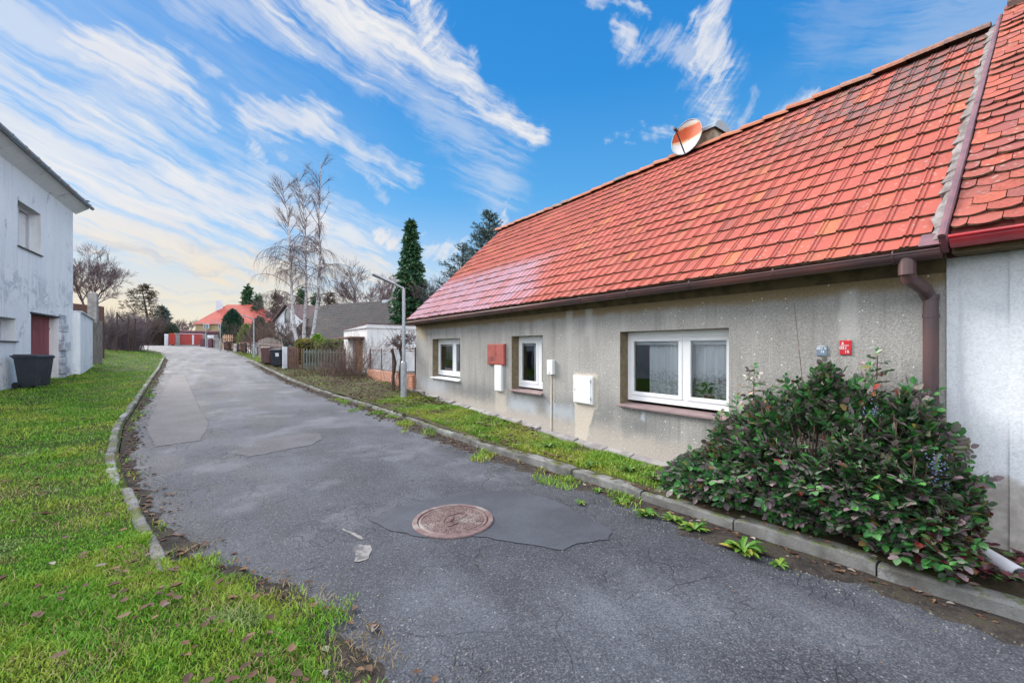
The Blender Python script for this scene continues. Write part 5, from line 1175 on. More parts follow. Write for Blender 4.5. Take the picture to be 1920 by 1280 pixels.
# ------------------------------------------------------------------ mahonia bush by the cottage
def htop(y): return float(np.interp(y,[.3,.5,.64,.8,1.0,1.44,1.9,2.2,2.5,2.75,2.95],[.15,.38,.70,.98,1.13,1.16,1.0,.70,.40,.18,.04]))
def leaflet(mb, o, d, n, L, rng):
    d=d.normalized(); s=d.cross(n).normalized(); n=s.cross(d).normalized(); w=L*.36; fold=rng.uniform(.12,.5); curl=rng.uniform(-.25,.25)
    prof=((.0,.10),(.12,.75),(.2,.62),(.36,1.05),(.46,.86),(.62,1.),(.72,.62),(.86,.55),(1.,.0))
    b=len(mb.v)
    for t,k in prof:
        c=o+d*(L*t)+n*(-curl*L*t*t*.6); mb.v.append(tuple(c)); e=s*(w*k); f=n*(w*k*fold)
        mb.v.append(tuple(c+e+f)); mb.v.append(tuple(c-e+f))
    for i in range(len(prof)-1):
        a=b+i*3; mb.f.append((a,a+1,a+4,a+3)); mb.f.append((a,a+3,a+5,a+2)); mb.m+= [0,0]
def compound(mb, o, d, rng, n=7, L=.065):
    d=d.normalized(); up=Vector((rng.uniform(-1.1,.25),rng.uniform(-.7,.5),rng.uniform(.35,1.1))); s=d.cross(up)
    if s.length<.1: s=Vector((1,0,0))
    s.normalize(); nrm=s.cross(d).normalized()
    if nrm.z<0: nrm=-nrm
    k=(n-1)//2; R=L*.62*k
    for i in range(k):
        c=o+d*(R*(i+.35)/k)+Vector((0,0,-.02*(i/k)**2))
        for sg in (1,-1): leaflet(mb,c,(s*sg*.95+d*.45+nrm*rng.uniform(-.2,.15)),nrm+Vector((rng.uniform(-.3,.3),rng.uniform(-.3,.3),rng.uniform(-.1,.3))),L*rng.uniform(.8,1.15),rng)
    leaflet(mb,o+d*R,d+Vector((0,0,rng.uniform(-.3,.1))),nrm,L*rng.uniform(.9,1.2),rng)
rng=random.Random(77)
bush=thing('bush','large dark green and bronze spiny-leaved bush at the right end of the cottage','bush',(4.45,1.8,.12))
lv=MB(); stm=MB(); red=MB()
def hull(y,z):
    # half depth towards the road at this height
    t=z/max(htop(y),.1); e=min(1,max(0,(y-.25)/.35))*min(1,max(0,(3.5-y)/.6)); return (.42+.52*math.sin(min(1,.12+t*.95)*math.pi))*(.45+.55*e)
cnt=0
for tries in range(60000):
    if cnt>=4300: break
    y=rng.uniform(.50,2.78); ht=htop(y)*(1+.10*math.sin(y*9+1)+.07*math.sin(y*23)); z=ht*(1-rng.random()**1.25); 
    hd=hull(y,z); q=rng.random()**.45; x=4.90-(hd)*q*1.02
    if x<3.66+max(0,.62-y)*1.2: continue
    if q<.5 and z<ht*.75 and rng.random()<.8: continue
    # leave irregular hollows
    if math.sin(y*7.3+z*5.1)+math.sin(z*9.7-y*4.2+x*6)+math.sin(x*11+y*3.)>1.35: continue
    out=Vector((-(q-.25)*1.2,(y-1.7)*.35+rng.uniform(-.6,.6),.25+.9*(z/ht-.45)+rng.uniform(-.35,.3)))
    o=Vector((x,y,.12+z))
    (compound(red,o,out,rng,5,.055) if (y<.75 and z<.4 and rng.random()<.5) else compound(lv,o,out,rng,rng.choice((5,7,7,9)),rng.choice((.034,.042,.050,.058,.068))*rng.uniform(.9,1.1)))
    cnt+=1
# leafy shoots above the body
for (u,v,D,hh) in ((1412,688,4.5,.4),(1500,712,4.3,.32),(1538,694,4.15,.3),(1565,700,4.1,.3),(1642,662,3.75,.4),(1690,722,3.5,.34),(1445,730,4.4,.3),(1600,715,3.9,.3),(1350,775,4.7,.3),(1735,750,3.3,.26),(1470,708,4.35,.3),(1620,700,3.8,.3),(1380,745,4.6,.3),(1715,735,3.4,.3)):
    x,y=at(u,D); zt=zat(v,D); x=min(x,4.93)
    stm.tube([(x,y,zt-hh),(x+.01,y-.01,zt-.02)],[.006,.004],5,False)
    for k in range(int(hh/.035)):
        zz=zt-.02-k*.035; a=k*2.4; dd=Vector((math.cos(a)*.9-.2,math.sin(a),.25+.4*(k<2)))
        if x+dd.x*.12>4.96: dd.x*=-1
        compound(lv,Vector((x,y,zz)),dd,rng,5 if k<3 else 7,.045 if k<2 else .055)
for i in range(150):
    y=rng.uniform(.6,2.9); x0=rng.uniform(4.25,4.75); ht=htop(y)*rng.uniform(.55,.98); x1=4.7-hull(y,ht*.8)*rng.uniform(.1,.85); y1=y+rng.uniform(-.25,.25)
    stm.tube([(x0,y*.85+.27,.05),(x0*.6+x1*.4,(y+y1)/2,.12+ht*.5),(x1,y1,.12+ht)],[.011,.008,.004],5,False)
x,y=at(1520,4.0); stm.tube([(x,y,.8),(x-.02,y+.06,1.35),(x-.03,y+.13,zat(565,4.0))],[.005,.004,.002],5,False)
for i in range(6):
    x,y=at(1620+rng.uniform(-7,10),3.75); zt=zat(rng.uniform(742,752),3.75); stm.tube([(x,y,zt-.15),(x+rng.uniform(-.01,.01),y,zt)],.0035,4,False)
stm.build('stems',M['stem'],bush); lv.build('foliage',M['mahonia'],bush)
for i in range(110):
    D=rng.uniform(2.55,3.05); u=rng.uniform(1790,1925); x,y=at(u,D); x=max(4.2,min(x,4.9)); 
    for k in range(2): leaflet(red,Vector((x,y,.17+rng.uniform(0,.05))),Vector((rng.uniform(-1,1),rng.uniform(-1,1),rng.uniform(-.1,.2))),Vector((rng.uniform(-.3,.3),rng.uniform(-.3,.3),1)),rng.uniform(.04,.075),rng)
rl=red.build('red_foliage',M['redleaf'],bush); rl['label']='wine-red leaves at the foot of the bush'
for (u,v,D) in ((1478,780,3.85),(1490,765,3.9),(1632,775,3.45),(1640,780,3.4),(1752,870,2.95),(1760,890,2.95),(1420,850,4.0)):
    x,y=at(u,D); z=zat(v,D); b=MB()
    for i in range(26):
        c=(x+rng.gauss(0,.03),y+rng.gauss(0,.03),z+rng.gauss(0,.04)); b.lathe([(.0,-.006),(.0055,-.003),(.006,.002),(.0,.0065)],c,6)
    b.build('berries',M['berry'],bush,smooth=True)

# ------------------------------------------------------------------ trees
def twist(rng,s): return Vector((rng.uniform(-s,s),rng.uniform(-s,s),rng.uniform(-s,s)))
def grow(mb, p, d, L, r, lev, rng, droop=0., nseg=4, fan=(3,5), ang=.75, sides=(6,5,4,3,3), shrink=.62, minr=.006, up=.0):
    pts=[p]; q=p; dd=d.normalized()
    for i in range(nseg):
        dd=(dd+twist(rng,.13)+Vector((0,0,-droop*(i+1)/nseg+up))).normalized(); q=q+dd*(L/nseg); pts.append(q)
    rr=[max(minr,r*(1-.6*i/nseg)) for i in range(nseg+1)]
    mb.tube([tuple(a) for a in pts],rr,sides[min(lev,4)],False)
    if lev>=grow.maxlev: return
    n=rng.randint(*fan)
    for k in range(n):
        t=rng.uniform(.3,1.) if k<n-1 else 1.; j=min(int(t*nseg),nseg-1); f=t*nseg-j; o=pts[j].lerp(pts[j+1],f); a=rng.uniform(0,6.283)
        base=(pts[j+1]-pts[j]).normalized(); s=base.orthogonal().normalized(); s=(Matrix.Rotation(a,3,base)@s)
        nd=(base*math.cos(ang)+s*math.sin(ang)*rng.uniform(.7,1.1)).normalized()
        grow(mb,o,nd,L*shrink*rng.uniform(.75,1.15),rr[j]*.6,lev+1,rng,droop,nseg,fan,ang,sides,shrink,minr,up)
def bare_tree(label,u,D,vtop,seed,lev=4,spread=.75,m_t=None,m_c=None,trunk=.28,group=None,fan=(3,5),base=None,r=.16,up=.05,name='bare_tree',z0=None,shrink=.66):
    x,y=at(u,D); z=h1(x,y) if z0 is None else z0; Ht=zat(vtop,D)-z; rng=random.Random(seed)
    t=thing(name,label,'tree',(x,y,z),0,group); tr=MB(); cr=MB(); th=Ht*trunk
    tr.tube([(0,0,-.2),(.02,.01,th*.5),(0,.03,th)],[r*1.2,r,r*.85],7)
    grow.maxlev=lev; tot=sum(shrink**k for k in range(lev+1)); L=(Ht-th)/tot*1.12
    n=5
    for k in range(n):
        a=6.283*k/n+rng.uniform(-.4,.4); d=Vector((math.cos(a)*spread,math.sin(a)*spread,1))
        grow(cr,Vector((0,.02,th*rng.uniform(.75,1.))),d,L*rng.uniform(.85,1.1),r*.6,0,rng,.0,3,fan,.62,(6,5,4,3,3),shrink,.010*D/40,up)
    tr.build('trunk',m_t or M['bark'],t,local=True); cr.build('crown',m_c or M['purpletwig'],t,local=True); return t
bare_tree('bare purple-brown tree rising behind the left garden wall',165,44,464,3,4,.42,trunk=.34,fan=(4,6),r=.2,shrink=.68)
bare_tree('round bare tree behind the ridge of the dark-roofed house',690,52,486,8,4,.8,trunk=.3,fan=(4,6),r=.2,z0=1.5)
bare_tree('bare scrubby tree left of the blue-green conifer',832,30,498,12,4,.8,trunk=.4,r=.1,z0=1.)
bare_tree('distant bare tree left of the red roofed house',330,110,585,14,3,.9,trunk=.3,r=.2)
bare_tree('distant small bare tree right of the pine',346,105,592,15,3,.9,trunk=.3,r=.2)
bare_tree('bare snow-pale fruit tree below the birches by the white gable',552,36,585,16,4,.9,M['greybark'],M['greybark'],trunk=.28,r=.13)
bare_tree('bare pale tree at the far left bend of the road',283,66,600,19,3,.8,M['greybark'],M['greybark'],trunk=.25,r=.12)
bare_tree('leafless brown tree behind the white gabled house',528,66,540,20,4,.7,trunk=.3,r=.2,z0=2.)
# birches
def birch(label, pts, D, seed):
    rng=random.Random(seed); P=[Vector((*at(u,D),zat(v,D))) for u,v in pts]; b=P[0]; z=h1(b.x,b.y)
    t=thing('birch_tree',label,'tree',(b.x,b.y,z),0,'birches in the garden'); P=[p-Vector((b.x,b.y,z)) for p in P]; P[0].z=-.2
    n=len(P); tr=MB(); tr.tube([tuple(p) for p in P],[.15*(1-i/(n-.6))+.012 for i in range(n)],8); tr.build('trunk',M['birch'],t,local=True)
    cr=MB(); Ht=P[-1].z
    def on(h):
        for i in range(n-1):
            if P[i].z<=h<=P[i+1].z: return P[i].lerp(P[i+1],(h-P[i].z)/(P[i+1].z-P[i].z))
        return P[-1]
    for k in range(46):
        f=rng.uniform(.27,.98); h=Ht*f; o=on(h); a=rng.uniform(0,6.283); low=f<.62
        L=(Ht*.17*(1.25-f)+.55)*rng.uniform(.7,1.25); d=Vector((math.cos(a),math.sin(a),.85 if low else 1.5)); pts=[o]; q=o; dd=d.normalized(); seg=6
        for i in range(seg):
            dd=(dd+Vector((0,0,-(.30 if low else .05)*(i/seg+.35)))+twist(rng,.10)).normalized(); q=q+dd*L/seg; pts.append(q)
        cr.tube([tuple(p) for p in pts],[.022*(1-i/(seg+1))*(1.25-f*.5)+.005 for i in range(seg+1)],4,False)
        nt=rng.randint(14,22)
        for j in range(nt):
            w=rng.uniform(.25,1.); i=min(int(w*seg),seg-1); c=pts[i].lerp(pts[i+1],w*seg-i); e=(pts[i+1]-pts[i]).normalized()
            LL=(rng.uniform(.5,1.7) if low else rng.uniform(.35,.9)); dd=(e*.7+twist(rng,.5)+Vector((0,0,.0 if low else .35))).normalized(); q=c; tp=[c]
            for s in range(4):
                dd=(dd+Vector((0,0,-.55 if low else -.12))+twist(rng,.1)).normalized(); q=q+dd*LL/4; tp.append(q)
            cr.tube([tuple(p) for p in tp],[.0065,.006,.005,.0045,.003],3,False)
            if rng.random()<.6:
                q2=tp[1]; d2=(dd+twist(rng,.5)+Vector((0,0,-.3 if low else .1))).normalized(); cr.tube([tuple(q2),tuple(q2+d2*LL*.3),tuple(q2+(d2+Vector((0,0,-.3)))*LL*.5)],[.007,.006,.004],3,False)
    cr.build('crown',M['twig'],t,local=True); return t
birch('left birch of the three, shortest and slightly leaning',[(566,655),(552,620),(547,550),(543,450),(539,400),(526,335)],33,1)
birch('middle birch of the three, straight pale trunk',[(570,655),(570,620),(574,560),(573,450),(568,380),(559,322)],34,2)
birch('right birch of the three, tallest, curved at the base',[(576,655),(588,620),(596,560),(600,480),(598,400),(602,305)],33.5,3)

def needles(mb, c, d, rng, n, L, w, droop=.3):
    for i in range(n):
        v=(d*rng.uniform(.3,1.)+twist(rng,.7)+Vector((0,0,-droop))).normalized(); s=v.orthogonal().normalized(); s=Matrix.Rotation(rng.uniform(0,6.28),3,v)@s; l=L*rng.uniform(.6,1.2); o=c+twist(rng,L*.4)
        b=len(mb.v); mb.v+= [tuple(o),tuple(o+v*l*.5+s*w),tuple(o+v*l),tuple(o+v*l*.5-s*w)]; mb.f.append((b,b+1,b+2,b+3)); mb.m.append(0)
def conifer(label,u,D,vtop,wid,seed,m_n,name='spruce_tree',z0=None,vbase=None,layers=34,dens=4,L=.34,w=.055,droop=.25,start=.05,shape=.8,sweep=.15,gap=0.,group=None):
    x,y=at(u,D); z=h1(x,y) if z0 is None else z0; Ht=zat(vtop,D)-z; rng=random.Random(seed); R=wid/FPX*D/2
    t=thing(name,label,'tree',(x,y,z),0,group); tr=MB(); tr.tube([(0,0,-.2),(0,0,Ht*.5),(0,0,Ht*.99)],[R*.1+.06,R*.06+.03,.015],7); tr.build('trunk',M['bark'],t,local=True)
    fo=MB(); br=MB()
    for i in range(layers):
        f=start+(1-start)*(i+rng.uniform(-.3,.3))/layers; f=min(max(f,start),.985); rad_=R*((1-f)**shape)*rng.uniform(.72,1.12)+.05
        n=max(4,int(5+rad_*3))
        for k in range(n):
            if rng.random()<gap: continue
            a=rng.uniform(0,6.283); Lb=rad_*rng.uniform(.6,1.1); o=Vector((0,0,Ht*f)); d=Vector((math.cos(a),math.sin(a),sweep)); seg=max(2,int(Lb/(L*.7)))
            tip=o+d*Lb+Vector((0,0,-droop*Lb*.6)); br.tube([tuple(o),tuple(o.lerp(tip,.5)+Vector((0,0,.06*Lb))),tuple(tip)],[.03*(1-f)+.01,.012,.006],3,False)
            for s in range(seg+1):
                q=(s+.6)/(seg+.6)
                if q<.25 and Lb>1: continue
                needles(fo,o.lerp(tip,min(q,1))+Vector((0,0,.06*Lb*math.sin(min(q,1)*3.14))),d,rng,dens,L,w,droop)
    needles(fo,Vector((0,0,Ht*.98)),Vector((0,0,1)),rng,8,L*.9,w*.7,-.6)
    br.build('branches',M['bark'],t,local=True); fo.build('crown',m_n,t,local=True); return t
conifer('tall dark green spruce beyond the end of the cottage roof',771,31,413,112,5,M['needle'],layers=72,dens=7,L=.38,w=.075,droop=.5,shape=1.0,start=.03,z0=.8)
conifer('blue-green spruce with open branches above the cottage verge',918,29,398,250,6,M['bluen'],'blue_spruce',z0=1.,layers=52,dens=7,L=.30,w=.034,droop=-.05,sweep=.45,shape=.85,gap=.25)
conifer('second leader of the blue-green conifers, left and lower',868,31,455,190,9,M['bluen'],'blue_spruce',z0=1.,layers=36,dens=6,L=.30,w=.03,droop=-.05,sweep=.5,shape=.9,gap=.35)
conifer('slim distant spruce right of the red roof',465,90,535,32,21,M['needle'],layers=26,dens=4,L=.9,w=.16,shape=.8)
conifer('shorter distant spruce beside the red roof edge',483,88,552,28,22,M['needle'],layers=24,dens=4,L=.9,w=.15,shape=.8)
conifer('distant grey-blue conifer left of the pale bushes',304,92,576,34,23,M['bluen'],layers=24,dens=5,L=.9,w=.16,shape=.7)
conifer('brownish distant pine left of the birches',520,72,548,40,24,M['pinen'],'pine_tree',layers=18,dens=4,L=.7,w=.12,gap=.3,shape=.6,start=.3)
conifer('spruce behind the middle birch trunk',566,70,540,36,25,M['needle'],layers=24,dens=4,L=.7,w=.12)
conifer('spruce between the birches and the dark roof',591,68,553,34,26,M['needle'],layers=22,dens=4,L=.7,w=.12,gap=.1)
conifer('brown-tinged spruce right of the birches',618,70,548,40,27,M['pinen'],layers=22,dens=4,L=.7,w=.12,gap=.2)
# umbrella-shaped pine far left
def pine():
    D=74; u=270; x,y=at(u,D); z=h1(x,y); Ht=zat(535,D)-z; rng=random.Random(4); t=thing('pine_tree','flat-topped brown pine with layered branches against the sunset','tree',(x,y,z)); s=D/FPX
    tr=MB(); tr.tube([(.9,0,-.2),(.5,0,Ht*.45),(-.3,0,Ht*.95)],[.28,.2,.06],7); tr.build('trunk',M['bark'],t,local=True); fo=MB(); br=MB()
    for f,w0 in ((.985,13),(.92,20),(.86,24),(.80,18),(.72,29),(.65,33),(.58,26),(.50,34),(.42,30),(.35,27)):
        for k in range(8):
            a=rng.uniform(0,6.28); L=w0*s*rng.uniform(.5,1.1); o=Vector((.5-.8*f,0,Ht*f)); tip=o+Vector((math.cos(a)*L,math.sin(a)*L,-.05*L-rng.uniform(0,.3))); br.tube([tuple(o),tuple(o.lerp(tip,.5)+Vector((0,0,.12*L))),tuple(tip)],[.06,.035,.02],3,False)
            for q in (.45,.62,.78,.9,1.): needles(fo,o.lerp(tip,q)+Vector((0,0,.12*L*math.sin(q*3.14))),Vector((math.cos(a),math.sin(a),.1)),rng,4,.7,.07,.05)
    br.build('branches',M['bark'],t,local=True); fo.build('crown',M['pinen'],t,local=True)
pine()

# ------------------------------------------------------------------ shrubs and hedges
def leafy(label,name,c,rx,ry,rz,n,s,m,seed,shape='ell',cat='shrub',power=2.,core=.82,lump=.1,group=None,rot=0):
    x,y=c; z=h1(x,y)-.05; t=thing(name,label,cat,(x,y,z),rot,group); rng=random.Random(seed); mb=MB(); cr=MB()
    ph=[rng.uniform(0,6.28) for _ in range(6)]
    def R(d):
        return 1+lump*(math.sin(d.x*5+ph[0])+math.sin(d.y*6+ph[1])+math.sin(d.z*7+ph[2]))*.6
    def surf(d):
        if shape=='ell': e=Vector((d.x*rx,d.y*ry,rz*.5+d.z*rz*.5))
        elif shape=='cone': zz=(d.z+1)/2; k=(1-zz**power)**.75*(.55+.45*min(1,zz*4)); h=Vector((d.x,d.y,0)); h=h.normalized() if h.length>1e-6 else Vector((1,0,0)); e=Vector((h.x*rx*k,h.y*ry*k,zz*rz))
        else:
            p=6; nm=(abs(d.x)**p+abs(d.y)**p+abs(d.z)**p)**(1/p); e=Vector((d.x/nm*rx,d.y/nm*ry,rz*.5+d.z/nm*rz*.5))
        return e*1.0
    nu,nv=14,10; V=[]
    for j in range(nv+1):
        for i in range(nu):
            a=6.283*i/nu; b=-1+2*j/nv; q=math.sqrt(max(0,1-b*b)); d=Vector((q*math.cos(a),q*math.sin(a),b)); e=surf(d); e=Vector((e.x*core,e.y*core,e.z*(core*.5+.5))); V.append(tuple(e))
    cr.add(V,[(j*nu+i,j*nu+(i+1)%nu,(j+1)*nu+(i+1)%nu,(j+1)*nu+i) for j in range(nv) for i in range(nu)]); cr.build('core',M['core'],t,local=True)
    for i in range(n):
        d=Vector((rng.gauss(0,1),rng.gauss(0,1),rng.gauss(0,1) if shape!='cone' else 0)); 
        if d.length<1e-3: continue
        d.normalize()
        if shape=='cone': d.z=rng.uniform(-1,1)
        e=surf(d); k=R(d)*rng.uniform(core*.95,1.04); e=Vector((e.x*k,e.y*k,e.z*(k*.35+.65)))
        v=(Vector((d.x,d.y,.9 if shape!='box' else .3))+twist(rng,.8)).normalized(); w=v.orthogonal().normalized(); w=Matrix.Rotation(rng.uniform(0,6.28),3,v)@w; l=s*rng.uniform(.6,1.3)
        b=len(mb.v); mb.v+=[tuple(e),tuple(e+v*l*.5+w*l*.28),tuple(e+v*l),tuple(e+v*l*.5-w*l*.28)]; mb.f.append((b,b+1,b+2,b+3)); mb.m.append(0)
    mb.build('foliage',m,t,local=True); return t
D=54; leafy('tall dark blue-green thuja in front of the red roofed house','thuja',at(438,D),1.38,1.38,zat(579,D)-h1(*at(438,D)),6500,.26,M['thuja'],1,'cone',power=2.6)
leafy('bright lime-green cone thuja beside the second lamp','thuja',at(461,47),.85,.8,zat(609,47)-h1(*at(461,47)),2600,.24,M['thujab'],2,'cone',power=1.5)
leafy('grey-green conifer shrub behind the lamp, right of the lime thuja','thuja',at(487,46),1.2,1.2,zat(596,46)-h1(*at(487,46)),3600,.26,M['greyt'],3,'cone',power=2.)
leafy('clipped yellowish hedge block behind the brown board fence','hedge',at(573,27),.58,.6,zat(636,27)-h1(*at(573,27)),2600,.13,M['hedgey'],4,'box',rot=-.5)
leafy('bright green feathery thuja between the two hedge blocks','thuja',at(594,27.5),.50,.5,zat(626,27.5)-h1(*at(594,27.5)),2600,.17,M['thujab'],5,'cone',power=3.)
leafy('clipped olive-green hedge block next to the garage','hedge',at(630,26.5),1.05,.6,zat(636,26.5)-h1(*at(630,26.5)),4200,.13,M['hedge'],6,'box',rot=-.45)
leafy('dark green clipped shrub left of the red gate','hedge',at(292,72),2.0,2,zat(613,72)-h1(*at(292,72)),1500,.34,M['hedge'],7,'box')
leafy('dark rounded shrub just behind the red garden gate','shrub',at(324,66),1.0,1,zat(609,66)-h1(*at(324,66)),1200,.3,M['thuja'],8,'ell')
def twiggy(label,name,c,n,hgt,spread,seed,m,r=.006,cat='shrub',lean=.4,side=5,ground=None,line=None):
    x,y=c; z=h1(x,y) if ground is None else ground; t=thing(name,label,cat,(x,y,z)); rng=random.Random(seed); mb=MB()
    for i in range(n):
        if line: k=rng.random(); bx,by=(line[0][0]-x)+(line[1][0]-line[0][0])*k+rng.gauss(0,.3),(line[0][1]-y)+(line[1][1]-line[0][1])*k+rng.gauss(0,.3); bz=h1(bx+x,by+y)-z
        else: bx,by=rng.gauss(0,spread*.4),rng.gauss(0,spread*.4); bz=0
        a=rng.uniform(0,6.28); L=hgt*rng.uniform(.45,1.1); d=Vector((bx*.25*(0 if line else 1)+math.cos(a)*lean,by*.25*(0 if line else 1)+math.sin(a)*lean,1)).normalized(); p=Vector((bx,by,bz-.05)); pts=[p]
        for s in range(4): d=(d+twist(rng,.16)+Vector((0,0,-.05))).normalized(); p=p+d*L/4; pts.append(p)
        mb.tube([tuple(q) for q in pts],[r,r*.9,r*.75,r*.6,r*.35],4,False)
        for s in range(side):
            k=rng.uniform(.25,1); j=min(3,int(k*4)); o=pts[j].lerp(pts[j+1],k*4-j); dd=(d+twist(rng,.8)).normalized(); l=L*rng.uniform(.12,.3); mb.tube([tuple(o),tuple(o+dd*l*.5),tuple(o+(dd+twist(rng,.3))*l)],[r*.6,r*.5,r*.3],3,False)
    mb.build('stems',m,t,local=True); return t
twiggy('dry leafless brown shrub in front of the garage door','dry_shrub',at(660,18.8),260,1.75,1.5,5,M['drystem'],.0055,lean=.42,side=7)
twiggy('low pale dry grass and stalks at the foot of the picket fence','dry_shrub',at(632,19.8),190,.75,1.8,6,M['drystem'],.005,lean=.6,side=4)
twiggy('straggly bare twigs beside the lamp at the cottage corner','dry_shrub',at(772,12.2),12,.6,.3,7,M['drystem'],.003,side=3)
twiggy('dense brown thicket of bare stems along the left lawn','thicket',at(228,37),800,3.1,1,8,M['thornstem'],.016,line=(at(194,35),at(262,41)),lean=.22,side=6)
twiggy('grey brown leafless shrubbery beyond the left thicket','thicket',at(285,64),420,4.2,1,9,M['greybark'],.03,line=(at(262,62),at(312,66)),lean=.35,side=5)
twiggy('big grey-brown leafless shrub left of the white gable','dry_shrub',at(507,40),420,3.4,2.6,10,M['drystem'],.013,lean=.35,side=7)
leafy('dark evergreen shrub under the grey-brown leafless shrub','shrub',at(512,36),1.0,.9,1.5,1500,.2,M['greyt'],11,'ell')
# pollarded little tree by the metal fence
def pollard():
    D=12.9; x,y=at(752,D); z=h1(x,y); t=thing('pollarded_tree','small pruned tree with two bare stems and a twiggy head behind the near lamp','tree',(x,y,z)); rng=random.Random(8); tr=MB(); cr=MB(); s=D/FPX
    P=lambda u,v:(Vector((*at(u,D),zat(v,D)))-Vector((x,y,z)))
    for pts in ([(752,738),(750,700),(754,670),(750,655),(755,640)],[(738,738),(737,706),(741,680),(735,655)]):
        tr.tube([tuple(P(*p)) for p in pts],[.045,.05,.05,.045,.035][:len(pts)],7)
    tr.build('trunk',M['bark'],t,local=True)
    grow.maxlev=3
    for (u,v) in ((752,655),(756,642),(748,650),(760,645),(745,655)):
        for k in range(4):
            a=rng.uniform(0,6.28); grow(cr,P(u,v),Vector((math.cos(a),math.sin(a),rng.uniform(.1,.9))),.30,.014,0,rng,.0,3,(3,4),.8,(5,4,3,3,3),.62,.003)
    for (u,v) in ((715,622),(722,610),(730,608),(742,612),(776,628)):
        tr2=[P(745,648),P((745+u)/2+3,(648+v)/2+4),P(u,v)]; cr.tube([tuple(q) for q in tr2],[.009,.006,.002],4,False)
    lv=MB()
    for i in range(170):
        o=P(rng.gauss(757,9),rng.gauss(638,9))+Vector((rng.gauss(0,.15),rng.gauss(0,.15),0)); leaflet(lv,o,twist(rng,1)+Vector((0,0,-.5)),Vector((rng.uniform(-1,1),rng.uniform(-1,1),.6)),rng.uniform(.04,.07),rng)
    cr.build('crown',M['purpletwig'],t,local=True); lv.build('dead_leaves',M['deadleaf'],t,local=True)
pollard()
twiggy('straight bare shoots at the stems of the pruned tree','dry_shrub',at(745,12.7),26,1.0,.35,17,M['drystem'],.005,lean=.15,side=2)
